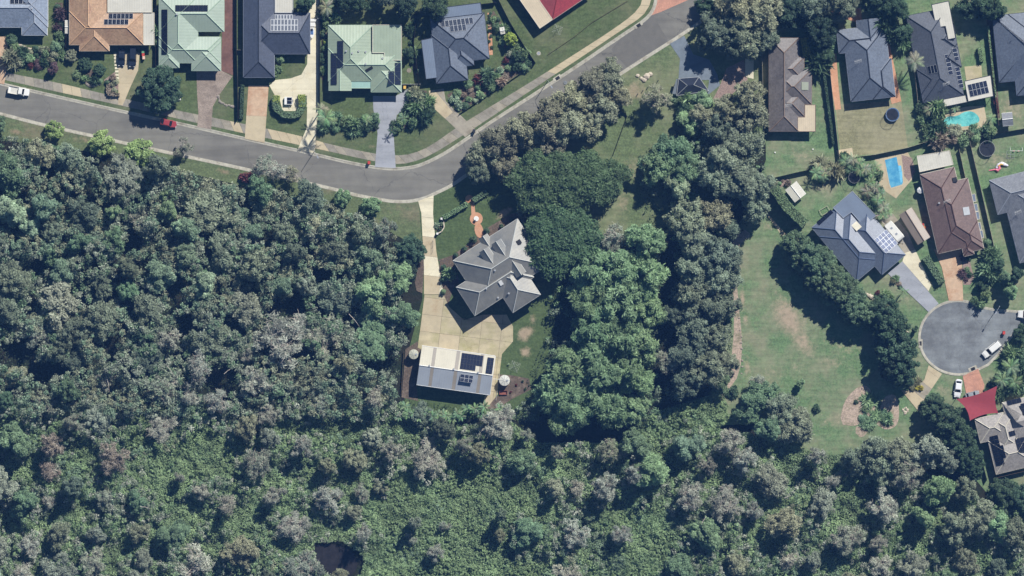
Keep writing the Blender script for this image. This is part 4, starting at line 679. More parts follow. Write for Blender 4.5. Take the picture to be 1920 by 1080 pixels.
class House:
    def __init__(s, O, ang, label, roofm, capm, wallm, he=2.6, pitch=22, guttm=None, cat='house', name='house', wins=True):
        s.O = O; s.a = math.radians(ang); s.he = he; s.t = math.tan(math.radians(pitch)); s.W = []; s.rm = roofm; s.cm = capm; s.wm = wallm; s.gm = guttm or capm; s.wins = wins
        s.e = empty(name, P(O[0], O[1]), -s.a); tag(s.e, label, cat)
    def uv(s, px, py): dx, dy = px-s.O[0], py-s.O[1]; c, q = math.cos(s.a), math.sin(s.a); return dx*c+dy*q, -dx*q+dy*c
    def L(s, u, v, z): return Vector((u/PX, -v/PX, z))
    def wing(s, u0, v0, u1, v1, axis=None, e0=None, e1=None, dz=0, t=None, mat=None):
        axis = axis or ('u' if u1-u0 >= v1-v0 else 'v'); a0, a1, b0, b1 = (u0, u1, v0, v1) if axis == 'u' else (v0, v1, u0, u1); half = (b1-b0)/2
        e0 = half if e0 is None else e0; e1 = half if e1 is None else e1
        s.W.append(dict(ax=axis, a0=a0, a1=a1, b0=b0, b1=b1, half=half, e0=e0, e1=e1, dz=dz+.004*len(s.W), t=t or s.t, m=mat)); return s
    def h(s, w, u, v):
        a, b = (u, v) if w['ax'] == 'u' else (v, u)
        if not (w['a0']-.01 <= a <= w['a1']+.01 and w['b0']-.01 <= b <= w['b1']+.01): return -9
        d = min(b-w['b0'], w['b1']-b)
        if w['e0'] > 0: d = min(d, (a-w['a0'])*w['half']/w['e0'])
        if w['e1'] > 0: d = min(d, (w['a1']-a)*w['half']/w['e1'])
        return d/PX*w['t']+w['dz']
    def z(s, u, v): return s.he+max([s.h(w, u, v) for w in s.W]+[0])
    def uvw(s, w, a, b): return (a, b) if w['ax'] == 'u' else (b, a)
    def finish(s):
        caps = MB(); gut = MB()
        for i, w in enumerate(s.W):
            others = [q for j, q in enumerate(s.W) if j != i]; mid = (w['b0']+w['b1'])/2; H = w['half']/PX*w['t']; zb = s.he+w['dz']
            A = [(w['a0'], w['b0']), (w['a1'], w['b0']), (w['a1'], w['b1']), (w['a0'], w['b1'])]; R0 = (w['a0']+w['e0'], mid); R1 = (w['a1']-w['e1'], mid)
            c = [s.L(*s.uvw(w, *p), zb) for p in A]; r = [s.L(*s.uvw(w, *R0), zb+H), s.L(*s.uvw(w, *R1), zb+H)]; lo = [v-Vector((0, 0, .2)) for v in c]
            flip = (w['ax'] == 'u')
            def F(f): return tuple(reversed(f)) if flip else f
            mb = MB(); fs = [F((0, 1, 5, 4)), F((2, 3, 4, 5))]
            if w['e0'] > 0: fs.append(F((3, 0, 4)))
            if w['e1'] > 0: fs.append(F((1, 2, 5)))
            mb.add(c+r, fs); mb.build('roof', w['m'] or s.rm, s.e)
            fb = MB(); fb.add(c+lo, [F((0, 4, 5, 1)), F((1, 5, 6, 2)), F((2, 6, 7, 3)), F((3, 7, 4, 0)), F((4, 7, 6, 5))])
            if w['e0'] == 0: fb.add([c[3], c[0], r[0]], [(0, 1, 2)])
            if w['e1'] == 0: fb.add([c[1], c[2], r[1]], [(0, 1, 2)])
            fb.build('fascia', s.gm, s.e)
            segs = [(R0, R1)]
            for e, R, cc in ((w['e0'], R0, (A[0], A[3])), (w['e1'], R1, (A[1], A[2]))):
                if e > 0: segs += [(q, R) for q in cc]
            for p, q in segs:
                n = max(2, int(math.hypot(q[0]-p[0], q[1]-p[1])/2)); run = None
                for k in range(n+1):
                    a = p[0]+(q[0]-p[0])*k/n; b = p[1]+(q[1]-p[1])*k/n; u, v = s.uvw(w, a, b); hz = s.h(w, u, v)
                    vis = all(s.h(o2, u, v) <= hz+.03 for o2 in others)
                    pt = s.L(u, v, s.he+hz+.05)
                    if vis: run = run or [pt, pt]; run[1] = pt
                    if (not vis or k == n) and run:
                        if (run[1]-run[0]).length > .3: caps.tube(run, .13, 4)
                        run = None
            # gutters only along open eaves, and walls with windows
            for k in range(4):
                if (k == 3 and w['e0'] == 0) or (k == 1 and w['e1'] == 0): continue
                p, q = A[k], A[(k+1) % 4]; n = max(2, int(math.hypot(q[0]-p[0], q[1]-p[1])/3)); run = None
                for j in range(n+1):
                    a = p[0]+(q[0]-p[0])*j/n; b = p[1]+(q[1]-p[1])*j/n; u, v = s.uvw(w, a, b); op = all(s.h(o2, u, v) < .02+w['dz'] for o2 in others); pt = s.L(u, v, zb-.06)
                    if op: run = run or [pt, pt]; run[1] = pt
                    if (not op or j == n) and run:
                        if (run[1]-run[0]).length > .3: gut.tube(run, .085, 4)
                        run = None
            ins = .5*PX+.03*i; wl = [(w['a0']+ins, w['b0']+ins), (w['a1']-ins, w['b0']+ins), (w['a1']-ins, w['b1']-ins), (w['a0']+ins, w['b1']-ins)]
            if w['a1']-w['a0'] > 2*ins+4 and w['b1']-w['b0'] > 2*ins+4:
                MB().prism([tuple(s.L(*s.uvw(w, *p), 0))[:2] for p in wl], 0, zb-.2).build('wall', s.wm, s.e)
                if s.wins:
                    for k in range(4):
                        p = Vector(s.L(*s.uvw(w, *wl[k]), 0)); q = Vector(s.L(*s.uvw(w, *wl[(k+1) % 4]), 0)); d = q-p; m = (p+q)/2; nn = Vector((d.y, -d.x, 0)).normalized(); cc = (sum((Vector(s.L(*s.uvw(w, *x), 0)) for x in wl), Vector())/4)
                        if nn.dot(m-cc) < 0: nn = -nn
                        for f in ((.3, .7) if d.length > 7 else (.5,)):
                            c0 = p+d*f; ou = c0+nn*.9; uu, vv = ou.x*PX, -ou.y*PX
                            if any(s.h(o2, uu, vv) > -1 for o2 in others): continue
                            wi = link('window', WIN, s.e, (c0.x, c0.y, 1.45), math.atan2(-nn.x, nn.y)); link('pane', PANE, wi)
        if caps.v: caps.build('ridge_cap', s.cm, s.e)
        if gut.v: gut.build('gutter', s.gm, s.e)
        return s
    def frame(s, px, py, eps=3):
        u, v = s.uv(px, py); z0 = s.z(u, v); gu = (s.z(u+eps, v)-s.z(u-eps, v))/(2*eps/PX); gv = (s.z(u, v+eps)-s.z(u, v-eps))/(2*eps/PX)
        return s.L(u, v, z0), Vector((-gu, gv, 1)).normalized()
    def solar(s, px, py, nc, nr, w, h, ang=0, cell=None, fr=.04, skip=(), lift=.12, gap=.02, tilt=None):
        """array centred on a plan point; panel w x h in plan units; ang = screen angle of its rows"""
        c, n = s.frame(px, py); 
        if tilt is not None: n = tilt
        th = math.radians(-ang)+s.a; ex = Vector((math.cos(th), math.sin(th), 0)); ex = (ex-n*ex.dot(n)).normalized(); ey = n.cross(ex)
        me = panel_mesh(w/PX-gap, h/PX/max(.85, n.z)-gap, fr, cell or cell_blue)
        for i in range(nc):
            for j in range(nr):
                if (i, j) in skip: continue
                p = c+ex*((i-(nc-1)/2)*w/PX)+ey*(((nr-1)/2-j)*h/PX/max(.85, n.z))+n*lift
                o = link('solar_panel', me, s.e); M = Matrix((ex, ey, n)).transposed().to_4x4(); M.translation = p; o.matrix_local = M
    def slab(s, name, pts, z, m, th=.08, slope=None, trim=None):
        """flat roof sheet from screen points at height z (slope=(dzdu,dzdv) per metre)"""
        q = []
        for p in pts: u, v = s.uv(*p); q.append(s.L(u, v, z+(slope[0]*u+slope[1]*v)/PX if slope else z))
        mb = MB(); n = len(q); ar = sum(q[i-1].x*q[i].y-q[i].x*q[i-1].y for i in range(n)); q = q if ar > 0 else q[::-1]
        mb.add(q+[p-Vector((0, 0, th)) for p in q], [tuple(range(n)), tuple(range(2*n-1, n-1, -1))]+[(i, i+n, (i+1) % n+n, (i+1) % n) for i in range(n)])
        o = mb.build(name, m, s.e)
        tr = MB()
        for i in range(n): tr.tube([q[i], q[(i+1) % n]], .09, 4)
        tr.build('gutter', trim or s.gm, o)
        for p in q[:4]: MB().box((p.x*.98+q[0].x*.0+.0, p.y, (p.z-th)/2), (.09, .09, max(.1, p.z-th))).build('post', white, s.e)
        return o
    def vent(s, px, py, kind='vent'):
        c, n = s.frame(px, py)
        if kind == 'vent': MB().cyl((c.x, c.y), .16, c.z-.1, c.z+.28, 10).cyl((c.x, c.y), .24, c.z+.28, c.z+.36, 10).build('roof_vent', silver, s.e)
        elif kind == 'pipe': MB().cyl((c.x, c.y), .08, c.z-.1, c.z+.5, 8).build('vent_pipe', darkm, s.e)
        elif kind == 'antenna':
            mb = MB().tube([(c.x, c.y, c.z), (c.x, c.y, c.z+1.6)], .03, 4).tube([(c.x-.9, c.y, c.z+1.5), (c.x+.9, c.y+.3, c.z+1.5)], .025, 4)
            for k in range(7): t = -.8+k*.27; mb.tube([(c.x+t, c.y-.45+t*.17, c.z+1.5), (c.x+t, c.y+.45+t*.17, c.z+1.5)], .018, 4)
            mb.build('antenna', white, s.e)
        elif kind == 'ac': MB().box((c.x, c.y, c.z+.2), (1.1, 1.1, .7)).build('cooler_unit', darkm, s.e)
    def skylight(s, px, py, w, h, m, ang=0, lift=.08):
        c, n = s.frame(px, py); th = math.radians(-ang)+s.a; ex = Vector((math.cos(th), math.sin(th), 0)); ex = (ex-n*ex.dot(n)).normalized(); ey = n.cross(ex)
        M = Matrix((ex, ey, n)).transposed().to_4x4(); M.translation = c+n*lift
        o = MB().box((0, 0, 0), (w/PX, h/PX, .14)).build('skylight', m, s.e); o.matrix_local = M
tile_blue = roofmat('roof_tile_blue_grey', sr(136, 148, 166)); tile_or = roofmat('roof_tile_orange', sr(182, 148, 116), big=(.3, sr(160, 122, 96), .5, .7)); 
tile_navy = roofmat('roof_tile_navy', sr(72, 80, 98)); tile_brown = roofmat('roof_tile_brown', sr(112, 106, 104), big=(.4, sr(94, 88, 86), .5, .7)); tile_slate = roofmat('roof_tile_slate', sr(98, 108, 124))
tile_dk = roofmat('roof_tile_charcoal', sr(78, 84, 96)); tile_lt = roofmat('roof_tile_grey', sr(118, 122, 130), big=(.5, sr(96, 100, 108), .5, .7)); tile_choc = roofmat('roof_tile_chocolate', sr(114, 92, 86), big=(.4, sr(98, 76, 70), .5, .7))
metal_gr = roofmat('roof_metal_sage', sr(160, 176, 160), 'rib', .02, .06, .5, 0, pitch=.76); metal_gr2 = roofmat('roof_metal_green', sr(154, 170, 148), 'rib', .02, .06, .5, 0, pitch=.76); tile_red = roofmat('roof_tile_red', sr(176, 70, 76))
metal_main = roofmat('roof_metal_grey', sr(152, 150, 143), 'rib', .006, .05, .42, .3, pitch=.76, big=(.15, sr(128, 130, 130), .45, .7)); metal_bl = roofmat('roof_metal_blue', sr(110, 124, 144), 'rib', .02, .08, .5, 0, pitch=.4)
tile_beige = roofmat('roof_tile_beige', sr(160, 154, 148)); beige_sheet = roofmat('roof_sheet_beige', sr(206, 190, 162), 'rib', .02, .12, .5, pitch=.5); white_sheet = roofmat('roof_sheet_white', sr(206, 203, 190), 'rib', .02, .1, .45, pitch=.6)
cream_cap = mat('cream_cap', sr(206, 200, 184), .7, .08, 2); dark_cap = mat('dark_cap', sr(58, 64, 76), .7, .08, 2); brown_cap = mat('brown_cap', sr(134, 116, 104), .8, .1, 2); grey_cap = mat('grey_cap', sr(150, 156, 166), .7, .08, 2)
sage_cap = mat('sage_cap', sr(172, 192, 172), .6, .05, 2); main_cap = mat('main_cap', sr(192, 194, 190), .6, .05, 2); or_cap = mat('orange_cap', sr(200, 164, 130), .8, .1, 2); choc_cap = mat('chocolate_cap', sr(92, 70, 66), .8, .1, 2); blue_cap = mat('steel_blue_cap', sr(84, 98, 124), .6, .05, 2)

h = House((0, 0), 0, 'blue-grey tiled house with a faceted bay at the top left corner', tile_blue, grey_cap, render_w, guttm=white)
h.wing(-90, -20, 91, 52).wing(20, -110, 91, 40, 'v').wing(42, 0, 90, 67, 'v').finish()
h.solar(37, 3, 4, 1, 8, 12, 0, cell_black); h.vent(62, 17)
h = House((131, 0), 0, 'orange tiled house with white patio roof, two cars in its driveway', tile_or, or_cap, brick, guttm=cream_cap)
h.wing(0, -70, 72, 84, 'v').wing(0, 22, 140, 85).wing(19, 30, 75, 96.5, 'v').finish()
h.solar(228, 31.5, 6, 1, 7.6, 10, 0, cell_black); h.solar(219.5, 42.5, 6, 1, 7.6, 10, 0, cell_black)
h.slab('patio_roof', [(203, -60), (286, -60), (286, 24), (203, 24)], 3.0, white_sheet); h.slab('side_roof', [(270, 25), (290, 25), (290, 85), (270, 85)], 2.75, white_sheet)
h = House((299, 0), 0, 'pale sage green hipped house around a small courtyard', metal_gr, sage_cap, render_w, he=2.7, guttm=sage_cap)
h.wing(0, -6, 122, 60).wing(0, -6, 73, 119, 'v').wing(0, 70, 116, 119, 'u').wing(61, 78, 116, 133.5, 'v').wing(0, 86, 38, 128, 'v').finish()
h.solar(310, 61, 1, 8, 12, 9.8, 0, cell_black, .02); h.solar(360.5, 17, 7, 1, 8.7, 12, 0, cell_black, .02); h.vent(333, 28)
h = House((457, 0), 0, 'navy grey tiled house with a silver-framed solar array and cream drive', tile_navy, dark_cap, render_w, guttm=grey_cap)
h.wing(0, -70, 58, 146, 'v').wing(10, 25, 125, 102, 'u', e1=20).finish()
h.solar(533, 33, 6, 1, 5.6, 8.5, 0, cell_grey, .1); h.solar(534, 48.5, 8, 2, 6.4, 11, 0, cell_grey, .1); h.slab('patio_roof', [(516, -50), (550, -50), (550, 25), (516, 25)], 2.9, white_sheet); h.vent(479, 63, 'pipe')
h = House((616, 48), 0, 'mint green metal-roofed house with a flat patio roof on its right', metal_gr2, sage_cap, render_w, he=2.75, guttm=sage_cap)
h.wing(0, 0, 84, 105, 'v').wing(0, 44, 137, 105, 'u').wing(80, 66, 137, 125.5, 'v').wing(1, 64, 43, 123, 'v', e1=0).finish()
h.slab('patio_roof', [(699, 48), (753, 48), (753, 114), (721, 114), (721, 100), (699, 100)], 3.55, metal_gr2, trim=cream_cap); h.slab('porch_roof', [(655, 152), (699, 152), (699, 166), (655, 166)], 2.6, roofmat('porch_sheet', sr(150, 186, 176), 'rib', .02, .1))
h.solar(639, 103, 1, 6, 12, 7.8, 0, cell_blue, .03); h.solar(627, 130, 1, 7, 12, 7.8, 0, cell_blue, .03); h.solar(746, 139, 1, 5, 12, 7.6, 0, cell_blue, .03); h.solar(734, 146.5, 1, 3, 12, 7.6, 0, cell_blue, .03)
for q in ((650, 97), (661, 101), (673, 97), (686, 98), (686, 121), (718, 110)): h.vent(*q)
h.skylight(693, 130, 5, 14, darkm, 60)
h = House((862, 80), -6.5, 'blue-grey metal-roofed house with lean-to carport and a corner garden', tile_slate, dark_cap, render_w, guttm=dark_cap)
h.wing(-50, -50, 52, 37, 'u').wing(-52, -20, 8, 72, 'v').wing(-22, -6, 22, 46, 'v').finish()
h.slab('patio_roof', [(808, 18), (901, 6), (904, 26), (811, 37)], 2.75, metal_bl); h.slab('carport_roof', [(790, 76), (814, 71), (822, 146), (799, 149)], 2.7, metal_bl)
h.solar(857, 43, 8, 1, 7.6, 11.5, -7, cell_slate, .05); h.solar(859, 54, 4, 1, 7.6, 11.5, -7, cell_slate, .05); h.vent(878, 66, 'pipe')
h = House((1012, 54), -34, 'red tiled house with a flat beige patio roof at the top edge', tile_red, mat('red_cap', sr(150, 64, 66), .8, .1, 2), render_w, guttm=cream_cap)
h.wing(29, -90, 120, 0, 'v').finish(); h.slab('patio_roof', [(1012, 54), (1036, 37.5), (978, -45), (954, -29)], 2.75, beige_sheet)
h = House((1441, 70), 0, 'long brown-grey tiled house backing onto the tree belt', tile_brown, brown_cap, brick)
h.wing(0, 2, 56, 177, 'v').wing(9, 38, 66, 82, 'u').wing(9, 60, 80, 126, 'u').wing(9, 100, 67, 149, 'u').finish()
h.slab('patio_roof', [(1508, 197), (1528, 197), (1528, 247), (1495, 247), (1495, 220), (1508, 220)], 2.7, beige_sheet); h.skylight(1508, 162, 14, 15, mat('skylight_green', sr(150, 156, 140), .4, .05, 2)); h.vent(1467, 143, 'pipe'); h.vent(1467, 184, 'pipe'); h.vent(1477, 198, 'antenna')
h = House((1628, 115), -6.5, 'slate blue tiled house with terracotta paving down both sides', tile_slate, dark_cap, brick, guttm=grey_cap)
h.wing(-42, -60, 38, 72, 'v').wing(-54, -64, 30, -20, 'u').wing(-15, -78, 30, 0, 'v', e0=0).wing(0, 0, 42, 72, 'v').finish(); h.vent(1607, 116, 'antenna')
h = House((1755, 105), -11, 'charcoal tiled house with a white metal rear roof beside the kidney pool', tile_dk, dark_cap, render_w, guttm=dark_cap)
h.wing(-42, -84, 36, 82, 'v').wing(-42, 18, 10, 66, 'u').wing(-10, -50, 42, -6, 'u').wing(-10, -15, 42, 30, 'u').finish()
h.slab('rear_roof', [(1745, 10), (1777, 3), (1790, 72), (1776, 75), (1771, 50), (1754, 53)], 3.6, white_sheet); h.slab('porch_roof', [(1767, 187), (1809, 179), (1812, 192), (1769, 201)], 2.6, white_sheet)
h.slab('patio_roof', [(1807, 153), (1856, 142), (1861, 181), (1814, 191)], 2.9, mat('white_roof', sr(210, 206, 194), .5, .04, 1)); 
h.solar(1777, 122, 1, 5, 10, 7.3, -12, cell_blue, .05); h.solar(1790, 103, 1, 3, 10, 7.5, -12, cell_blue, .05); h.solar(1797, 146, 1, 5, 10, 7.5, -12, cell_blue, .05); h.solar(1747, 131, 3, 1, 6, 14, -12, cell_black, .05); h.vent(1772, 158, 'antenna')
HH = h; hx = [h.uv(1833+((i-2)*7.3)*math.cos(math.radians(-13))-((j-.5)*12)*math.sin(math.radians(-13)), 167+((i-2)*7.3)*math.sin(math.radians(-13))+((j-.5)*12)*math.cos(math.radians(-13))) for i in range(5) for j in range(2)]
for (u, v) in hx: link('solar_panel', panel_mesh(.93, 1.55, .05, cell_blue), h.e, h.L(u, v, 2.98), math.radians(2))
h = House((1925, 88), -6, 'dark slate tiled house cut by the right edge near the top', tile_slate, dark_cap, render_w)
h.wing(-60, -64, 60, 62, 'u').wing(-30, -64, 40, 90, 'v').wing(-45, -10, 20, 40, 'u').finish(); h.vent(1893, 78, 'pipe')
h = House((1521, 427), 50, 'slate blue house set diagonally between the field and the caravan', roofmat('roof_tile_steel_blue', sr(96, 107, 126)), blue_cap, render_w, guttm=grey_cap)
h.wing(0, -61, 131, 0, 'u').wing(22, -77, 131, 0, 'u').wing(40, -102, 152, -44, 'u').finish()
h.slab('patio_roof', [(1561, 390), (1597, 359), (1641, 405), (1618, 424), (1595, 398), (1580, 409)], 3.1, metal_bl)
h.skylight(1605, 425, 15, 13, mat('translucent_panel', sr(214, 208, 188), .5, .05, 1), 50, .35); h.solar(1660, 453, 4, 4, 8.5, 7.5, 50, mat('solar_cell_glare', sr(92, 104, 136), .35, .25, .8), .04); h.solar(1546, 408, 4, 1, 9, 8, -42, cell_black, .02)
h = House((1780, 395), -13, 'chocolate brown tiled house north of the orange driveway', tile_choc, choc_cap, brick, guttm=cream_cap)
h.wing(-40, -78, 26, 74, 'v').wing(-38, -52, 46, 72, 'v').wing(6, 30, 46, 84, 'v').wing(6, 56, 26, 90, 'v').finish()
h.slab('patio_roof', [(1718, 293), (1779, 283), (1786, 309), (1723, 323)], 2.8, white_sheet); h.skylight(1810, 396, 13, 15, silver, -10); h.vent(1773, 378, 'antenna'); h.vent(1759, 381); h.vent(1789, 337, 'ac')
for (ax, ay) in ((1823, 372), (1827, 390), (1830, 405), (1833, 425), (1837, 440)): h.slab('window_awning', [(ax-3, ay-7), (ax+4, ay-8), (ax+6, ay+6), (ax-1, ay+7)], 2.2, metal_bl, .04)
h = House((1900, 360), -14, 'weathered grey tiled house at the right edge behind the play yard', tile_lt, grey_cap, render_w)
h.wing(-40, -32, 90, 34, 'u').wing(-22, -20, 50, 132, 'v').finish(); h.vent(1906, 398, 'antenna')
h = House((1851, 825), -13.5, 'beige tiled house covered in dark solar arrays behind the red sail', tile_beige, cream_cap, render_w, guttm=cream_cap)
h.wing(0, 2, 80, 66, 'u').wing(-15, -44, 40, 2, 'u').wing(14, -40, 60, 30, 'v').wing(42, -62, 100, 20, 'u').finish()
h.solar(1868, 844, 2, 7, 8.5, 7.5, -14, cell_black, .03); h.solar(1878, 846, 1, 3, 8.5, 7.5, -14, cell_black, .03); h.solar(1897, 812, 2, 1, 8, 9, -14, cell_black, .03); h.solar(1912, 830, 2, 4, 9, 8, -14, cell_black, .03); h.solar(1900, 753, 3, 1, 9, 9, -14, cell_black, .03); h.solar(1918, 770, 1, 3, 9, 9, -14, cell_black, .03)

# the grey two-storey house
h = House((849.5, 489), -33, 'large two-storey house with grey metal hip roof and dormers', metal_main, main_cap, brick, he=5.0, pitch=30, guttm=main_cap)
h.wing(0, 0, 144, 104, 'u').wing(-22, 45, 110, 108.5, 'u').wing(41, 55, 103, 142.6, 'v')
n0 = len(h.W); h.finish()
def dormer(h, u0, u1, v0, v1, vend, zb, H):
    """gable dormer whose ridge runs across the main slope; front at vend"""
    m = (u0+u1)/2; g = lambda u, v, z: h.L(u, v, z); mb = MB(); d = 1 if v1 > v0 else -1
    A = [g(u0, v0, zb), g(u1, v0, zb), g(u1, v1, zb), g(u0, v1, zb), g(m, v0, zb+H), g(m, v1, zb+H)]
    mb.add(A, [(0, 4, 5, 3), (1, 2, 5, 4)]); mb.add([p+Vector((0, 0, .09)) for p in A], [(0, 3, 5, 4), (1, 4, 5, 2)]); o = mb.build('dormer', h.rm, h.e)
    w = MB(); lo = 1.6; i = 1.5; w.prism([tuple(g(u0+i, v0+d*2, 0))[:2], tuple(g(u1-i, v0+d*2, 0))[:2], tuple(g(u1-i, v1-d, 0))[:2], tuple(g(u0+i, v1-d, 0))[:2]], zb-lo, zb+.02)
    w.add([g(u0+i, v0+d*2, zb), g(u1-i, v0+d*2, zb), g(m, v0+d*2, zb+H-.15)], [(0, 1, 2), (2, 1, 0)]); w.build('dormer_wall', white, o)
    MB().tube([g(m, v0-d*.5, zb+H+.08), g(m, v1, zb+H+.08)], .1, 4).build('ridge_cap', h.cm, o)
    MB().tube([A[0], A[3]], .08, 4).tube([A[1], A[2]], .08, 4).build('gutter', h.gm, o)
dormer(h, 50, 70, 14, 46, 14, 7.35, 1.05); dormer(h, 77, 97, 14, 46, 14, 7.35, 1.05); dormer(h, 83, 103, 92, 58, 92, 7.2, 1.05); dormer(h, 63, 81, -8, 16, -8, 5.1, .95)
h.skylight(939, 530, 7, 10, white, -33, .2); h.vent(973, 454, 'ac'); h.vent(954, 550); h.vent(912, 541); h.vent(928, 507); h.vent(934, 558)

# the long shed
sh = House((791.5, 648.4), 8, 'long gabled metal shed with translucent roof strips and solar panels', white_sheet, white, render_w, he=3.6, pitch=12, cat='shed', name='long_shed', guttm=white, wins=False)
LU, LV = 138.4, 73; Hr = LV/2/PX*sh.t
grey_sheet = roofmat('roof_sheet_bluegrey', sr(156, 163, 172), 'rib', .02, .05, .5, pitch=.6); strip_m = roofmat('translucent_strip', sr(150, 142, 130), 'rib', .02, .1, .5, pitch=.3)
cream_sheet = roofmat('roof_sheet_cream', sr(200, 194, 174), 'rib', .012, .08, .45, pitch=.6)
cuts = [0, 22, 28, 66, 72.5, 112, 118, LU]
for side, mm in ((0, cream_sheet), (1, grey_sheet)):
    for i in range(7):
        u0, u1 = cuts[i]+.05, cuts[i+1]-.05; st = i % 2; v0, v1 = (0, LV/2) if side == 0 else (LV/2, LV)
        za, zb = (sh.he, sh.he+Hr) if side == 0 else (sh.he+Hr, sh.he); dz = -.01 if st else 0
        q = [sh.L(u0, v0, za+dz), sh.L(u1, v0, za+dz), sh.L(u1, v1, zb+dz), sh.L(u0, v1, zb+dz)]; mb = MB(); mb.add(q[::-1]+[p-Vector((0, 0, .05)) for p in q[::-1]], [(0, 1, 2, 3), (7, 6, 5, 4), (0, 4, 5, 1), (1, 5, 6, 2), (2, 6, 7, 3), (3, 7, 4, 0)])
        mb.build('translucent_strip' if st else 'roof_sheet', strip_m if st else mm, sh.e)
sh.W.append(dict(ax='u', a0=0, a1=LU, b0=0, b1=LV, half=LV/2, e0=0, e1=0, dz=0, t=sh.t, m=None))
wb = MB().prism([tuple(sh.L(*p, 0))[:2] for p in ((1.5, 1.5), (LU-1.5, 1.5), (LU-1.5, LV-1.5), (1.5, LV-1.5))], 0, sh.he-.08)
for u in (1.5, LU-1.5): wb.add([sh.L(u, 1.5, sh.he-.08), sh.L(u, LV-1.5, sh.he-.08), sh.L(u, LV/2, sh.he+Hr-.12)], [(0, 1, 2)])
wb.build('wall', render_w, sh.e)
MB().tube([sh.L(0, LV/2, sh.he+Hr+.04), sh.L(LU, LV/2, sh.he+Hr+.04)], .14, 4).build('ridge_cap', white, sh.e)
MB().tube([sh.L(0, -.6, sh.he-.05), sh.L(LU, -.6, sh.he-.05)], .09, 4).tube([sh.L(0, LV+.6, sh.he-.05), sh.L(LU, LV+.6, sh.he-.05)], .09, 4).tube([sh.L(LU+.3, 0, sh.he-.02), sh.L(LU+.3, LV/2, sh.he+Hr)], .08, 4).tube([sh.L(LU+.3, LV, sh.he-.02), sh.L(LU+.3, LV/2, sh.he+Hr)], .08, 4).build('gutter', white, sh.e)
for k in range(3):
    p = sh.L(28+k*42, -.0, 1.3); MB().box((p.x, -.1, 1.35), (3.4, .12, 2.6)).build('roller_door', grey_sheet, sh.e)
sh.solar(884.5, 679, 7, 3, 5.8, 10, 8, cell_blue, .03, skip=((6, 2), (5, 2))); sh.solar(918.5, 685.5, 2, 4, 6.2, 7.6, 8, cell_blue, .03)
ex = Vector((0, 0, 1)); sh.solar(875, 709.5, 3, 2, 8, 7, 8, cell_blue, .05, lift=.55, tilt=Vector((0, .10, 1)).normalized())
for q in ((805.5, 685), (851, 691.5), (896.5, 698)): sh.vent(*q)

# ------------------------------------------------ small buildings, sails, tanks
def gable_box(x, y, ang, L, Wd, he, rise, label, roofm, wallm, name='garden_shed', cat='shed', capm=None):
    hh = House((x, y), ang, label, roofm, capm or white, wallm, he=he, pitch=math.degrees(math.atan(rise/(Wd/2/PX))), cat=cat, name=name, wins=False)
    hh.wing(-L/2, -Wd/2, L/2, Wd/2, 'u', e0=0, e1=0); hh.W[0]['dz'] = 0
    hh.finish(); p = hh.L(L/2-3.6, 0, 1); MB().box((p.x+.03, p.y, 1.0), (.06, .9, 1.9)).build('door', grey_cap, hh.e); return hh
gable_box(1491, 360, 52, 30, 26, 2.1, .25, 'white garden shed on the lawn beside the long diagonal hedge', white_sheet, render_w)
gable_box(1888, 224, -6, 20, 24, 2.1, .3, 'small grey garden shed against the rear fence near the kidney pool', tile_lt, render_w)
gable_box(1714, 424, 58, 66, 27, 2.6, .6, 'long brown gabled shed between the caravan and the chocolate brown house', roofmat('shed_sheet', sr(150, 136, 122), 'rib', .02, .1), brick, name='garage_shed', capm=brown_cap)
gable_box(824, 57, -10, 12, 9, 2, .2, 'tiny garden shed', white_sheet, render_w) if 0 else None
gable_box(942, 58, -10, 9, 12, 1.8, .15, 'narrow white garden shed in the corner lot yard', white_sheet, render_w)
gable_box(126, 51, 0, 7, 24, 1.9, .1, 'slim white lean-to locker between the blue-grey and orange houses', white_sheet, render_w)

# dark canopy by the road
t = empty('shade_canopy', P(1297, 165)); tag(t, 'dark hipped canopy with pale frame below the park driveway apron', 'canopy')
b0 = P(1297, 165); cp = [(1272, 148), (1310, 145), (1328, 171), (1268, 180)]; q = [P(*c)-b0 for c in cp]
net = mat('dark_shade_cloth', sr(40, 46, 60), .9, .15, 2); ap = [P(1288, 161)-b0, P(1300, 160)-b0]; mb = MB()
mb.add([(v.x, v.y, 2.42) for v in q]+[(ap[0].x, ap[0].y, 3.5), (ap[1].x, ap[1].y, 3.5)]+[(v.x, v.y, 2.34) for v in q], [(1, 0, 4, 5), (2, 1, 5), (3, 2, 5, 4), (0, 3, 4), (6, 7, 8, 9), (0, 1, 7, 6), (1, 2, 8, 7), (2, 3, 9, 8), (3, 0, 6, 9)]); mb.build('cloth', net, t)
for v, k in ((q[0], 0), (q[3], 0), (q[1], 1), (q[2], 1)): MB().tube([(v.x, v.y, 2.46), (ap[k].x, ap[k].y, 3.55)], .07, 4).build('rafter', silver, t)
for i in range(4):
    a, b = q[i], q[(i+1) % 4]; MB().tube([(a.x, a.y, 2.45), (b.x, b.y, 2.45)], .09, 4).build('beam', silver, t); MB().box((a.x, a.y, 1.2), (.12, .12, 2.4)).build('post', silver, t)
w_ = [P(*c)-b0 for c in ((1275, 150), (1270, 178), (1260, 176), (1268, 148))]; MB().prism([(v.x, v.y) for v in w_], 2.1, 2.2, bottom=True).build('side_flap', mat('grey_flap', sr(110, 118, 124), .8, .1, 2), t)

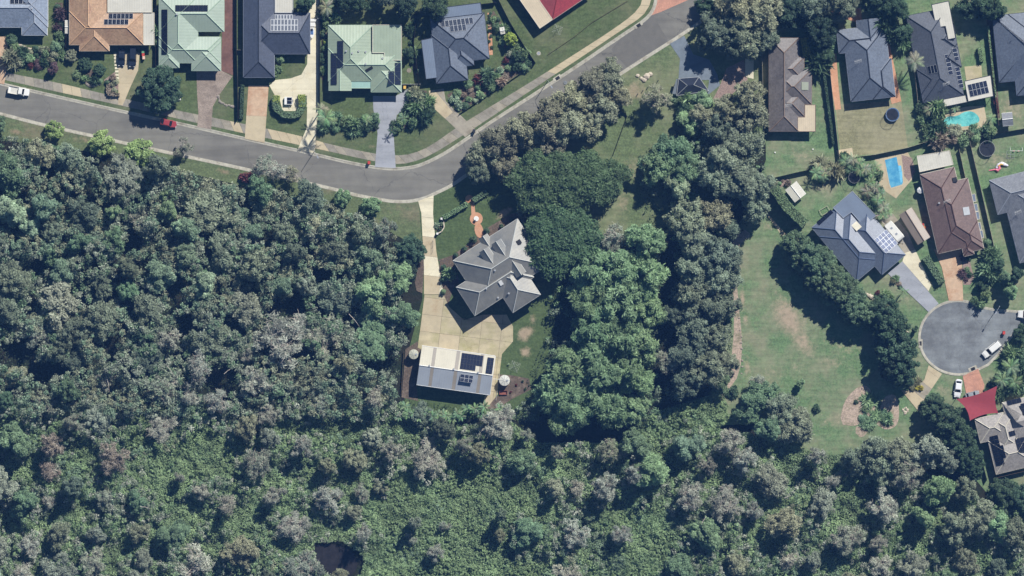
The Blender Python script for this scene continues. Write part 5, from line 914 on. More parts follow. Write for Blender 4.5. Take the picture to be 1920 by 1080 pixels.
# red sail
t = empty('shade_sail', P(1838, 757)); tag(t, 'red shade sail stretched over the front of the beige house', 'shade sail'); o0 = P(1838, 757)
ctr = [(1792, 748, 3.2), (1868, 723, 4.0), (1870, 774, 3.0), (1817, 788, 3.4)]; mb = MB(); n = 9
def edge(i, s): a = ctr[i]; b = ctr[(i+1) % 4]; cx, cy = 1838, 757; k = .16*4*s*(1-s); x = a[0]+(b[0]-a[0])*s; y = a[1]+(b[1]-a[1])*s; return Vector((x+(cx-x)*k, y+(cy-y)*k, a[2]+(b[2]-a[2])*s))
vs = []
for i in range(n+1):
    for j in range(n+1):
        s_, t_ = i/n, j/n; A = edge(0, s_); B = edge(2, 1-s_); Cc = edge(3, 1-t_); D = edge(1, t_); c = [Vector(k) for k in ctr]
        p = A*(1-t_)+B*t_+Cc*(1-s_)+D*s_-(c[0]*(1-s_)*(1-t_)+c[1]*s_*(1-t_)+c[2]*s_*t_+c[3]*(1-s_)*t_); w = P(p.x, p.y)-o0; vs.append((w.x, w.y, p.z-.25*math.sin(s_*3.14)*math.sin(t_*3.14)))
mb.add(vs, [(i*(n+1)+j, (i+1)*(n+1)+j, (i+1)*(n+1)+j+1, i*(n+1)+j+1) for i in range(n) for j in range(n)]); mb.build('sail_cloth', mat('red_sail_cloth', sr(156, 68, 76), .8, .06, 1.5, bump=.01), t, smooth=True)
for c in ctr: w = P(c[0], c[1])-o0; MB().cyl((w.x, w.y), .07, 0, c[2]+.15, 8).build('post', silver, t)

def tank(x, y, r, hgt, label, m=white):
    t = empty('water_tank', P(x, y)); tag(t, label, 'water tank'); R = r/PX
    MB().cyl((0, 0), R, 0, hgt, 24).build('body', m, t); MB().cyl((0, 0), R*1.02, hgt, hgt+.25, 24, r2=R*.15).build('lid', m, t)
    for k in range(8): a = k*.785; MB().tube([(R*.98*math.cos(a), R*.98*math.sin(a), hgt+.03), (R*.15*math.cos(a), R*.15*math.sin(a), hgt+.27)], .03, 4).build('roof_rib', grey_cap, t)
    MB().cyl((R*.5, 0), .25, hgt+.1, hgt+.3, 10).build('hatch', grey_cap, t)
tank(776, 664, 9, 2.4, 'cream round water tank at the left end of the long shed', mat('tank_cream', sr(186, 186, 168), .5, .05, 1)); tank(946, 713, 10, 2.2, 'white round water tank at the right end of the long shed', mat('tank_white', sr(204, 204, 194), .5, .04, 1)); tank(1725, 357, 6, 1.8, 'small white round tank between the rectangular pool and the brown roof', white)

def pool(name, pts, label, wm, cop, cat='swimming pool', cm=None):
    t = empty(name, P(*pts[0])); tag(t, label, cat); o0 = P(*pts[0]); q = [P(*p)-o0 for p in pts]
    cx = sum(v.x for v in q)/len(q); cy = sum(v.y for v in q)/len(q)
    big = []
    for v in q: d = Vector((v.x-cx, v.y-cy)); big.append((v.x+d.x/d.length*cop/PX, v.y+d.y/d.length*cop/PX))
    MB().prism(big, 0, .17).build('coping', cm or conc_b, t); MB().prism([(v.x, v.y) for v in q], 0, .176).build('water', wm, t)
    return t
aqua = mat('pool_water_aqua', sr(116, 200, 196), .15, .12, .6, bump=.02, bscale=3, big=(.5, sr(70, 160, 165), .45, .65)); bluew = mat('pool_water_blue', sr(106, 176, 206), .12, .08, .6, bump=.02, bscale=3, big=(.4, sr(76, 150, 192), .4, .6))
sheet('pool_paving', [(1752, 232), (1775, 208), (1812, 200), (1845, 198), (1850, 225), (1838, 242), (1760, 246)], .125, conc_b)
pool('kidney_pool', smooth([(1768, 228), (1775, 218), (1795, 218), (1806, 210), (1822, 208), (1834, 216), (1838, 228), (1822, 236), (1795, 238), (1772, 238), (1768, 228)], 2)[:-1], 'aqua kidney-shaped pool behind the charcoal tiled house', aqua, 3)
sheet('pool_paving', [(1640, 298), (1702, 285), (1714, 310), (1712, 335), (1700, 348), (1680, 372), (1650, 352)], .125, conc_y2)
sheet('pool_rocks', [(1690, 290), (1710, 296), (1716, 322), (1704, 340), (1695, 330)], .13, gravel)
pr = pool('rectangular_pool', [(1659, 300), (1681, 294), (1684, 310), (1690, 312), (1693, 342), (1691, 346), (1671, 352), (1668, 345)], 'bright blue rectangular pool with pale tan surround', bluew, 3, cm=conc_b)
sheet('terrace', [(1558, 98), (1568, 100), (1572, 160), (1577, 205), (1566, 206), (1556, 140)], .13, terrac); sheet('terrace', [(1654, 80), (1668, 82), (1680, 140), (1690, 190), (1672, 195), (1650, 110)], .131, terrac); sheet('terrace', [(1600, 18), (1614, 14), (1616, 38), (1606, 42), (1570, 30), (1555, 20)], .132, terrac)
sheet('patio', [(1568, 282), (1598, 277), (1600, 295), (1574, 300)], .12, conc_b); sheet('patio', [(1808, 125), (1840, 122), (1842, 150), (1812, 152)], .13, conc_y)
sheet('side_paving', [(1860, 40), (1851, 35), (1868, 220), (1875, 222)], .11, soil)

stp = mat('pool_step', sr(120, 196, 230), .15, .05, 1); o0 = P(1659, 300)
for (a, b_, c_, d_) in ((1684, 311, 1690, 322), (1686, 322, 1692, 333), (1687, 333, 1692, 343)):
    q = [P(a, b_)-o0, P(c_-.5, b_-1)-o0, P(c_, d_-1.5)-o0, P(a+1.5, d_-.5)-o0]; MB().prism([(v.x, v.y) for v in q], 0, .181).build('pool_step', stp, pr)
# caravan, trampolines etc.
def tramp(x, y, r, label, rim, hgt=.8, net_h=1.7):
    t = empty('trampoline', P(x, y)); tag(t, label, 'trampoline'); R = r/PX
    MB().cyl((0, 0), R*.86, hgt-.02, hgt+.02, 26).build('jumping_mat', mat('black_mat', sr(38, 42, 52), .8, .1, 2), t)
    MB().ring((0, 0), R*.84, R, hgt-.03, hgt+.06, 26).build('padded_rim', rim, t)
    for k in range(6):
        a = k*1.047; MB().tube([(R*.98*math.cos(a), R*.98*math.sin(a), 0), (R*.98*math.cos(a), R*.98*math.sin(a), hgt+net_h)], .035, 5).build('pole', silver, t)
    MB().ring((0, 0), R*.965, R*.99, hgt+net_h-.05, hgt+net_h, 26).build('net_hoop', silver, t)
    nm = MB()
    for k in range(26):
        a = k*6.2832/26; nm.tube([(R*.98*math.cos(a), R*.98*math.sin(a), hgt), (R*.98*math.cos(a), R*.98*math.sin(a), hgt+net_h)], .012, 3)
    nm.build('safety_net', darkm, t)
tramp(1673, 215, 13, 'blue-rimmed round trampoline on the dry back lawn', mat('blue_pad', sr(70, 100, 140), .6, .05, 2)); tramp(1601, 333, 11, 'dark netted trampoline by the palm clumps above the slate blue house', darkm); tramp(1850, 279, 15, 'black trampoline beside the pink inflatable', darkm)

# ------------------------------------------------ vehicles
tyre_m = mat('tyre_rubber', (.02, .02, .022, 1), .9, .1, 2); headl = mat('headlamp_glass', (.6, .62, .65, 1), .15, .02, 1); taill = mat('tail_lamp', (.35, .02, .02, 1), .3, .02, 1); cglass = mat('car_glass', (.012, .015, .02, 1), .05, .1, 1, spec=.6)
def loft(mb, secs, mi=0):
    n = len(secs[0]); vs = [p for s in secs for p in s]; fs = []
    for i in range(len(secs)-1):
        for k in range(n): fs.append((i*n+k, (i+1)*n+k, (i+1)*n+(k+1) % n, i*n+(k+1) % n))
    fs += [tuple(range(n)), tuple(range(len(secs)*n-1, (len(secs)-1)*n-1, -1))]; mb.add(vs, fs, mi)
def car(x, y, ang, L, Wd, Ht, color, label, style='sedan', cat='car', name='parked_car'):
    """nose towards +u (screen angle ang)"""
    t = empty(name, P(x, y, .02), math.radians(-ang)); tag(t, label, cat); m = mat('paint_'+name+color[0], color[1], .3, .03, 1, spec=.5, coat=.6); hw = Wd/2
    belt = .92 if style != 'wagon' else 1.05
    prof = dict(sedan=[(-.5, .62, .80), (-.47, .40, .92), (-.3, .3, .96), (0, .3, belt), (.22, .3, .93), (.4, .34, .82), (.475, .40, .70), (.5, .5, .6)],
                wagon=[(-.5, .5, 1.0), (-.485, .36, 1.06), (-.3, .34, belt), (0, .34, belt), (.22, .34, 1.04), (.42, .38, .98), (.485, .44, .86), (.5, .55, .7)])['wagon' if style in ('wagon', 'ute') else 'sedan']
    secs = []
    for f, zb, zt in prof:
        w = hw*(1-.22*abs(2*f)**5)
        secs.append([(f*L, -w*.9, zb), (f*L, w*.9, zb), (f*L, w, zb+.12), (f*L, w, zt-.14), (f*L, w*.86, zt), (f*L, -w*.86, zt), (f*L, -w, zt-.14), (f*L, -w, zb+.12)])
    mb = MB(); loft(mb, secs); mb.build('body', m, t, smooth=False)
    if style == 'sedan': x0, x1, r0, r1 = -.42, .24, -.27, .06
    elif style == 'wagon': x0, x1, r0, r1 = -.49, .24, -.45, .10
    else: x0, x1, r0, r1 = -.02, .28, .0, .15
    zt = Ht; g = MB(); wb_, wt = hw*.88, hw*.74
    lo = [(x0*L, -wb_, belt-.04), (x1*L, -wb_, belt-.06), (x1*L, wb_, belt-.06), (x0*L, wb_, belt-.04)]; hi = [(r0*L, -wt, zt), (r1*L, -wt, zt), (r1*L, wt, zt), (r0*L, wt, zt)]
    g.add(lo+hi, [(0, 1, 5, 4), (1, 2, 6, 5), (2, 3, 7, 6), (3, 0, 4, 7), (4, 5, 6, 7)]); g.build('window_glass', cglass, t)
    rf = MB(); rf.add([(r0*L-.05, -wt-.02, zt+.0), (r1*L+.03, -wt-.02, zt), (r1*L+.03, wt+.02, zt), (r0*L-.05, wt+.02, zt), (r0*L+.1, -wt*.85, zt+.06), (r1*L-.12, -wt*.85, zt+.06), (r1*L-.12, wt*.85, zt+.06), (r0*L+.1, wt*.85, zt+.06)], [(4, 5, 6, 7), (0, 1, 5, 4), (1, 2, 6, 5), (2, 3, 7, 6), (3, 0, 4, 7), (3, 2, 1, 0)]); rf.build('roof_panel', m, t)
    pl = MB()
    for s in (-1, 1):
        pl.tube([(x1*L, s*wb_, belt-.05), (r1*L, s*wt, zt)], .045, 4).tube([(x0*L, s*wb_, belt-.05), (r0*L, s*wt, zt)], .06, 4)
        if style != 'ute': c = (x0+x1)/2*L; pl.tube([(c, s*wb_, belt-.05), ((r0+r1)/2*L, s*wt, zt)], .04, 4)
    pl.build('pillars', m, t)
    for fx in (-.30, .32):
        for s in (-1, 1):
            w = empty('wheel', (fx*L, s*(hw-.12), .34)); w.parent = t; wm = MB(); wm.cyl((0, 0), .34, -.11, .11, 16); wm.v = [(v[0], v[2], v[1]) for v in wm.v]; wm.f = [f[::-1] for f in wm.f]; wm.build('tyre', tyre_m, w)
            wr = MB(); wr.cyl((0, 0), .2, -.12, .12, 10); wr.v = [(v[0], v[2], v[1]) for v in wr.v]; wr.f = [f[::-1] for f in wr.f]; wr.build('rim', silver, w)
    for s in (-1, 1):
        MB().box((.485*L, s*hw*.62, .72 if style == 'sedan' else .85), (.14, .34, .14)).build('headlight', headl, t); MB().box((-.493*L, s*hw*.68, .8), (.08, .28, .16)).build('tail_light', taill, t); MB().box(((x1-.03)*L, s*(hw+.06), belt+.02), (.12, .2, .12)).build('mirror', m, t)
    if style == 'ute':
        wmat = mat('tray_white', sr(226, 224, 214), .5, .04, 1); MB().box((-.26*L, 0, .95), (.5*L, Wd*.98, .08)).build('tray_floor', mat('tray_floor', sr(206, 204, 196), .6, .06, 2), t)
        for s in (-1, 1): MB().box((-.26*L, s*Wd*.48, 1.12), (.5*L, .05, .3)).build('tray_side', wmat, t)
        MB().box((-.505*L, 0, 1.12), (.05, Wd*.96, .3)).build('tray_side', wmat, t); MB().box((-.015*L, 0, 1.35), (.06, Wd*.9, .7)).build('headboard', wmat, t)
    return t
WH = ('white', sr(232, 232, 228)); RD = ('red', sr(158, 62, 64)); NV = ('navy', sr(34, 42, 56)); BK = ('black', sr(36, 40, 48)); SV = ('silver', sr(150, 156, 162))
car(36, 171, 10, 5.3, 1.9, 1.55, WH, 'white tray-back ute parked on the road at the far left', 'ute', 'ute')
car(316, 231, 13, 4.2, 1.7, 1.42, RD, 'red sedan parked at the northern kerb of the road')
car(228, 107, 92, 4.5, 1.8, 1.42, NV, 'dark sedan, left of the two in the driveway'); car(249, 107, 93, 5.0, 1.85, 1.6, NV, 'dark wagon, right of the two in the driveway', 'wagon')
car(1859, 655, 141, 5.3, 1.95, 1.75, WH, 'white wagon parked on the cul-de-sac kerb', 'wagon'); car(1796, 728, 97, 4.5, 1.8, 1.45, ('white2', sr(236, 238, 240)), 'white sedan parked on the grass below the cul-de-sac')
car(1926, 590, 184, 4.8, 2.0, 1.9, ('white3', sr(230, 230, 228)), 'white van cut by the right edge at the cul-de-sac neck', 'wagon', 'van')
car(1823, 741, -14, 3.6, 1.8, 1.3, SV, 'silver car mostly hidden under the red shade sail') 
def van(x, y, ang, L, Wd, Ht, label):
    t = empty('caravan', P(x, y), math.radians(-ang)); tag(t, label, 'caravan'); m = mat('caravan_white', sr(224, 222, 214), .5, .04, 1); hw = Wd/2; secs = []
    for f, zt in ((-.5, Ht-.5), (-.47, Ht-.2), (-.4, Ht), (.4, Ht), (.47, Ht-.2), (.5, Ht-.5)):
        w = hw*(1-.1*abs(2*f)**8); secs.append([(f*L, -w, .5), (f*L, w, .5), (f*L, w, zt-.2), (f*L, w*.88, zt), (f*L, -w*.88, zt), (f*L, -w, zt-.2)])
    mb = MB(); loft(mb, secs); mb.build('body', m, t)
    for fx in (-.2, .15): MB().box((fx*L, 0, Ht+.05), (.5, .5, .1)).build('roof_hatch', grey_cap, t)
    for s in (-1, 1): wm = MB(); wm.cyl((0, 0), .33, -.1, .1, 14); wm.v = [(v[0], v[2]+s*(hw-.05), v[1]+.33) for v in wm.v]; wm.build('wheel', tyre_m, t)
    MB().tube([(.5*L, -.5, .55), (.5*L+1.1, 0, .5)], .05, 4).tube([(.5*L, .5, .55), (.5*L+1.1, 0, .5)], .05, 4).build('drawbar', silver, t); MB().box((-.1*L, -hw-.01, 1.5), (.9, .04, .6)).build('window', cglass, t)
van(1676, 434, 50, 5.4, 2.4, 2.5, 'white caravan parked between the slate blue house and long brown shed')
# small box trailer inside the U hedge
t = empty('trailer', P(541, 189), 0); tag(t, 'small white trailer with a panelled lid inside the U-shaped hedge', 'trailer')
MB().box((0, 0, .75), (2.0, 1.9, .5)).build('body', white, t); 
for k in (-1, 1): MB().box((.25, k*.42, 1.03), (1.2, .75, .05)).build('lid_panel', cell_black, t)
for k in (-1, 1): wm = MB(); wm.cyl((0, 0), .3, -.1, .1, 12); wm.v = [(v[2]+k*1.08, v[0], v[1]+.3) for v in wm.v]; wm.build('wheel', tyre_m, t)
MB().tube([(0, -.95, .5), (.4, -1.9, .5)], .05, 4).build('drawbar', silver, t)

# ------------------------------------------------ fences
def fence(pts, label, hgt=1.8, m=timber, th=.06, name='fence'):
    a0 = P(*pts[0]); t = empty(name, a0); tag(t, label, 'fence')
    for p, q in zip(pts, pts[1:]):
        a, b = P(*p)-a0, P(*q)-a0; d = b-a; n = max(1, round(d.length/2.4)); rz = math.atan2(d.y, d.x)
        pm = MB().box((0, 0, hgt/2), (d.length/n-.1, th*.6, hgt-.1)).mesh('fence_panel', m); sm = MB().box((0, 0, hgt/2+.03), (.1, .1, hgt+.06)).mesh('post', m)
        for k in range(n): c = a+d*((k+.5)/n); link('fence_panel', pm, t, (c.x, c.y, 0), rz)
        for k in range(n+1): c = a+d*(k/n); link('post', sm, t, (c.x, c.y, 0), rz) if k < n or q == pts[-1] else None
steel = mat('fence_steel_green', sr(70, 80, 76), .6, .05, 2); cream_f = mat('fence_cream', sr(186, 178, 160), .7, .05, 2)
fence([(127, -40), (124, 90)], 'tall paling fence between the blue-grey and orange houses', m=timber_dark); fence([(294, -40), (292, 132)], 'paling fence between the orange and sage green houses', m=timber_dark)
fence([(444, -40), (444, 80), (447, 222)], 'tall dark fence between the sage green and navy houses', 2.0, timber_dark); fence([(444, 94), (457, 94)], 'short pale gate fence beside the navy roof', 1.6, cream_f)
fence([(600, -40), (600, 200)], 'fence between the cream drive and the mint green house', 1.9, timber_dark); fence([(596, 35), (603, 35)], 'little white side gate at the top of the cream drive', 1.6, white)
fence([(782, 25), (776, 80), (786, 158)], 'fence between the mint green and corner lot houses', 1.8, timber_dark); fence([(753, 158), (788, 158)], 'low white gate fence beside the mint green garage', 1.4, white)
fence([(776, 26), (809, 20)], 'short rear fence left of the corner lot patio', 1.8, timber_dark); fence([(903, 8), (930, 5)], 'short rear fence right of the corner lot patio', 1.8, timber_dark)
fence([(920, -30), (955, 40), (985, 90), (1004, 118)], 'long fence on the right side of the corner lot', 1.8, timber_dark); fence([(1004, 118), (958, 150), (862, 213)], 'front fence of the corner lot along the footpath', 1.0, timber_dark)
fence([(960, -20), (1010, 60)], 'retaining edge left of the red tiled house', .5, timber); fence([(1028, 102), (1078, 68), (1110, 42), (1176, 2)], 'low timber rail across the grass by the red tiled house', .5, timber)
fence([(1428, 85), (1430, 160)], 'pale fence left of the brown tiled house', 1.8, cream_f); fence([(1440, 336), (1500, 322), (1558, 310)], 'rear fence below the brown house lawn', 1.8, timber_dark)
fence([(1520, 135), (1556, 133)], 'cross fence right of the brown house', 1.8, timber_dark); fence([(1556, 133), (1564, 210), (1574, 300)], 'long fence between brown house lawn and dry lawn', 1.8, cream_f)
fence([(1698, 20), (1712, 110), (1722, 205)], 'pale fence left of the charcoal tiled house', 1.8, cream_f); fence([(1574, 298), (1640, 290), (1702, 277), (1740, 265)], 'fence behind the rectangular pool', 1.8, cream_f)
fence([(1848, 25), (1858, 120), (1872, 235)], 'fence between charcoal house and right-edge slate house', 1.8, timber); fence([(1740, 265), (1800, 262), (1870, 250), (1940, 238)], 'rear fence below the kidney pool', 1.8, timber_dark)
fence([(1818, 266), (1840, 360), (1870, 492)], 'long pale fence between the chocolate and weathered grey houses', 1.8, cream_f); fence([(1798, 280), (1810, 335)], 'inner pale fence beside the chocolate house', 1.5, cream_f)
fence([(1442, 392), (1478, 445)], 'white fence line at the upper corner of the field', 1.0, white) if 0 else None
fence([(1850, 828), (1866, 896), (1925, 882)], 'fence around the back of the beige house', 1.8, timber); fence([(1818, 790), (1832, 830), (1850, 900)], 'dark fence behind the dense trees left of the beige house', 1.7, timber_dark)
fence([(1172, 212), (1176, 218), (1150, 290)], 'dark wire fence line across the park grass', .9, timber_dark); fence([(1158, 208), (1174, 213)], 'short gate section at the end of the park fence', .9, timber_dark)
fence([(936, 700), (930, 750)], 'white rail beside the long shed end', .5, white); fence([(757, 660), (752, 740)], 'timber edging fence left of the long shed', .8, timber)
fence([(812, 440), (838, 422), (868, 392)], 'low dark garden wall along the front hedge', .9, timber_dark) if 0 else None

# ------------------------------------------------ hedges, garden beds and shrubs
def hedge(pts, w, hgt, col, label, size=.2, dens=70, seed=3):
    a0 = P(*pts[0]); rg = np.random.default_rng(seed); pos = []; nr = []; core = MB()
    for p, q in zip(pts, pts[1:]):
        a, b = P(*p)-a0, P(*q)-a0; d = b-a; L = d.length; e = d/L; nn = Vector((-e.y, e.x, 0)); hw = w/PX/2
        c = (a+b)/2; core.box((c.x, c.y, hgt*.45), (L, w/PX*.86, hgt*.88), math.atan2(d.y, d.x))
        N = int(L*(w/PX+hgt*1.2)*dens); s = rg.uniform(-.1, L+.1, N); k = rg.uniform(-1, 1, N)*(1+hgt/(hw+.01)*.8)
        top = np.abs(k) < 1; off = np.where(top, k*hw, np.sign(k)*hw); zz = np.where(top, hgt, hgt-(np.abs(k)-1)*hw).clip(.05); wob = 1+.08*np.sin(s*2.1)+rg.uniform(-.07, .07, N)
        pp = np.array([a.x, a.y, 0])+s[:, None]*np.array([e.x, e.y, 0])+(off*wob)[:, None]*np.array([nn.x, nn.y, 0]); pp[:, 2] = zz*wob; pos.append(pp)
        n0 = np.where(top[:, None], np.array([0, 0, 1.]), np.sign(k)[:, None]*np.array([nn.x, nn.y, .2])); nr.append(n0+rg.normal(size=(N, 3))*.45)
    t = empty('hedge', a0); tag(t, label, 'hedge'); pos = np.concatenate(pos); o = link('foliage', leaf_mesh('foliage', pos, np.concatenate(nr), size*rg.uniform(.6, 1.4, len(pos)), 1.4, rg.uniform(.2, .8, len(pos))), t); o.color = FC[col]+(1,)
    core.build('twigs', mat('hedge_core', sr(40, 44, 32), .95, .2, 4), t)
hedge([(517, 182), (516, 200), (530, 214), (545, 217), (560, 214), (569, 200), (570, 180)], 11, 1.6, 'green', 'U-shaped clipped hedge around the little white trailer')
hedge([(519, 180), (518, 192)], 11, 1.7, 'lime', 'lime green tip at the left end of the U hedge'); hedge([(566, 178), (567, 200)], 12, 1.72, 'lime', 'lime green tip at the right end of the U hedge')
hedge([(1450, 352), (1472, 385), (1508, 420)], 17, 4.4, 'mid', 'long tall hedge beside the white garden shed', seed=5); hedge([(1735, 482), (1752, 508), (1765, 530)], 13, 1.8, 'green', 'clipped hedge between the white and orange driveways', seed=6)
hedge([(832, 408), (850, 398), (876, 382)], 8, 1.5, 'camphor', 'leafy green hedge across the front lawn'); hedge([(888, 376), (912, 360)], 9, 1.3, 'green', 'low green hedge right of the round paved landing')
hedge([(203, 160), (203, 176), (224, 178)], 6, 1.0, 'brown', 'brown curved hedge beside the footpath'); hedge([(455, 160), (453, 222)], 6, 1.2, 'dark', 'narrow dark hedge left of the beige driveway')
hedge([(1508, 72), (1512, 100), (1514, 112)], 13, 1.6, 'yellow', 'golden yellow shrub row beside the brown tiled house', .25)
hedge([(1836, 90), (1840, 115)], 7, 1.4, 'camphor', 'narrow clipped hedge blocks beside the charcoal house lawn'); hedge([(1852, 50), (1866, 180)], 3, 1.6, 'camphor', 'thin green hedge along the right-hand fence'); hedge([(1545, 140), (1562, 270)], 4, 1.5, 'dark', 'thin dark hedge along the brown house lawn fence')
hedge([(1865, 185), (1870, 212)], 6, 1.1, 'red', 'short red-leaved hedge by the kidney pool')
ORD = ['first', 'second', 'third', 'fourth', 'fifth', 'sixth', 'seventh', 'eighth', 'ninth', 'tenth', 'eleventh', 'twelfth', '13th', '14th', '15th', '16th', '17th', '18th', '19th', '20th', '21st', '22nd', '23rd', '24th', '25th', '26th', '27th', '28th', '29th', '30th']+['%d%s' % (q, {1: 'st', 2: 'nd', 3: 'rd'}.get(q % 10, 'th')) for q in range(31, 70)]
def bed(pts, place, n, cols, rmin=4, rmax=9, m=soil, z=.125, seed=0, kinds=('shrub', 'shrub', 'spiky', 'ball'), hk=1.0):
    if m is not None: sheet('garden_bed', pts, z, m)
    rr = random.Random(seed); xs = [p[0] for p in pts]; ys = [p[1] for p in pts]; got = []; k = 0; n = int(n*1.08); rmin *= 1.25; rmax *= 1.25; cols = [c for c in cols if c not in ('red',)]*2+[c for c in cols if c == 'red']+['dark', 'mid']
    while len(got) < n and k < 1500:
        k += 1; x = rr.uniform(min(xs), max(xs)); y = rr.uniform(min(ys), max(ys)); r = rr.uniform(rmin, rmax)
        if not bool(inpoly(x, y, pts)) or any(math.hypot(x-a, y-b) < .58*(r+c) for a, b, c in got): continue
        got.append((x, y, r))
    got.sort()
    for i, (x, y, r) in enumerate(got):
        kd = rr.choice(kinds); co = rr.choice(cols); tree(x, y, r, kd, co, max(.5, min(3.2, r/PX*1.4*hk))*rr.uniform(.8, 1.2), '%s %s, %s from left in %s' % (WORD[co], 'spiky plant' if kd == 'spiky' else 'shrub', ORD[i], place), 'shrub', 'shrub', place+' shrubs', rr=rr, vary=.1)
bed([(18, 75), (30, 72), (36, 85), (70, 92), (100, 92), (108, 70), (118, 70), (118, 100), (105, 112), (70, 128), (40, 118), (18, 112)], 'the front garden of the blue-grey house', 24, ['green', 'dark', 'camphor', 'purple', 'mid', 'olive', 'red'], 5, 11, seed=1)
bed([(104, 5), (118, 5), (118, 70), (106, 72)], 'the slim locker side bed', 7, ['dark', 'camphor', 'yellow', 'purple'], 5, 8, seed=2)
tree(134, 104, 14, 'dense', 'olive', 2.6, 'clipped brownish bush below the orange house', 'shrub', 'shrub'); tree(160, 121, 15, 'dense', 'dark', 2.6, 'clipped dark cube-like bush on the orange house lawn', 'shrub', 'shrub'); tree(187, 132, 13, 'dense', 'dark', 2.4, 'clipped dark round bush right of the brownish ones', 'shrub', 'shrub'); tree(101, 128, 14, 'round', 'purple', 3, 'purple-leaved small tree by the footpath'); tree(145, 138, 10, 'shrub', 'camphor', 1.4, 'light green bush near the footpath below the orange house', 'shrub', 'shrub')
bed([(195, 150), (215, 135), (222, 150), (222, 168), (205, 172)], 'the kerbside bed by the stepping stones', 5, ['brown', 'olive', 'dark'], 4, 7, gravel, seed=3)
bed([(157, 145), (170, 128), (185, 145), (190, 158), (160, 158)], 'the stone-edged bed below the orange house', 7, ['mid', 'dark', 'camphor'], 3, 6, seed=4)
bed([(286, 60), (298, 60), (298, 84), (286, 84)], 'the gap beside the sage house', 2, ['green', 'mid'], 7, 10, None, seed=5)
bed([(515, 98), (530, 98), (530, 112), (518, 140), (512, 148)], 'the bed at the corner of the navy roof', 6, ['camphor', 'green', 'mid'], 5, 8, seed=6, hk=1.3)
bed([(603, 52), (613, 52), (613, 150), (603, 150)], 'the strip left of the mint green house', 8, ['camphor', 'dark', 'lime', 'mid'], 4, 6, seed=7)
bed([(603, 0), (640, 0), (636, 30), (615, 48), (603, 46)], 'the rear bed above the mint green house', 7, ['dark', 'camphor', 'mid'], 7, 13, seed=8, hk=1.4)
bed([(604, 222), (640, 216), (652, 228), (668, 230), (690, 218), (704, 222), (706, 244), (684, 250), (650, 246), (604, 242)], 'the front bed of the mint green house', 15, ['camphor', 'dark', 'green', 'olive', 'mid'], 6, 10, seed=9)
bed([(771, 168), (800, 170), (808, 205), (800, 222), (770, 240), (742, 246), (738, 232), (750, 218), (768, 196)], 'the bed by the grey driveway', 18, ['camphor', 'dark', 'olive', 'mid', 'green', 'pale'], 6, 11, seed=10, hk=1.2)
bed([(838, 178), (870, 160), (905, 136), (935, 128), (945, 112), (965, 88), (985, 92), (1002, 118), (958, 148), (862, 210), (850, 196)], 'the corner lot front garden', 30, ['mid', 'dark', 'camphor', 'olive', 'red', 'pale', 'green', 'brown', 'grey'], 5, 10, soil, seed=11)
bed([(925, 20), (945, 50), (962, 80), (946, 92), (934, 60), (920, 30)], 'the fence bed of the corner lot', 7, ['camphor', 'dark', 'mid'], 5, 8, seed=12)
tree(957, 74, 14, 'street', 'lime', 4.2, 'round lime green tree in the corner lot yard'); tree(968, 105, 12, 'dense', 'dark', 3.2, 'dark round bush in the corner of the corner lot'); tree(815, 15, 30, 'gum', 'dark', 8); tree(760, 10, 28, 'gum', 'vdark', 9); tree(678, 4, 22, 'gum', 'dark', 7); tree(722, -4, 22, 'gum', 'gumdark', 8); tree(765, 98, 14, 'round', 'dark', 4, 'dark tree between the mint green and corner lot houses'); tree(575, 8, 20, 'round', 'dark', 6); tree(645, 5, 18, 'gum', 'dark', 7)
bed([(914, 24), (921, 24), (924, 103), (917, 103)], 'the potted row along the corner lot terrace', 9, ['brown', 'red', 'dark'], 2.5, 3.6, terrac, .135, seed=13, kinds=('ball', 'shrub'))
bed([(770, 35), (779, 30), (776, 80), (784, 140), (776, 140), (768, 80)], 'the left fence bed of the corner lot', 8, ['dark', 'camphor', 'pale'], 4, 7, seed=14)
# main house gardens
sheet('garden_bed', [(826, 486), (848, 484), (862, 530), (850, 540), (838, 580), (828, 540), (823, 500)], .125, soil); sheet('garden_bed', [(820, 488), (850, 478), (892, 446), (912, 428), (960, 400), (985, 400), (1000, 430), (972, 412), (915, 446), (860, 482), (830, 492)], .127, soil)
sheet('dirt_strip', [(796, 455), (790, 470), (778, 530), (781, 545), (792, 550), (795, 500)], .12, soil); sheet('dirt_strip', [(783, 640), (760, 655), (757, 700), (753, 745), (784, 752), (781, 720), (790, 650)], .121, soil)
sheet('garden_bed', [(936, 702), (962, 704), (992, 710), (996, 730), (960, 748), (935, 765), (905, 768), (918, 752), (934, 742)], .127, soil)
for i, (x, y, r) in enumerate([(831, 500, 6), (829, 524, 6), (831, 547, 6), (855, 479, 5.5), (871, 467, 6), (888, 449, 8), (912, 433, 7), (940, 424, 4.5), (959, 412, 4.5)]): tree(x, y, r, 'ball', 'dark' if i != 2 else 'mid', r/PX*2.2, '%s clipped ball along the two-storey house, counting from the driveway' % ORD[i], 'ball_shrub', 'shrub', 'clipped balls around the two-storey house')
bed([(858, 400), (862, 396), (866, 400), (860, 404)], 'x', 0, ['dark'], m=None) if 0 else None
tree(843, 514, 9, 'spiky', 'camphor', 2.0, 'spiky agave-like plant left of the two-storey house', 'shrub', 'shrub'); tree(979, 402, 6, 'spiky', 'olive', 1.4, 'tufted plant at the top corner of the two-storey house', 'shrub', 'shrub')
disc = lambda x, y, rx, ry, a=0, n=28: [(x+rx*math.cos(k*6.2832/n)*math.cos(a)-ry*math.sin(k*6.2832/n)*math.sin(a), y+rx*math.cos(k*6.2832/n)*math.sin(a)+ry*math.sin(k*6.2832/n)*math.cos(a)) for k in range(n)]
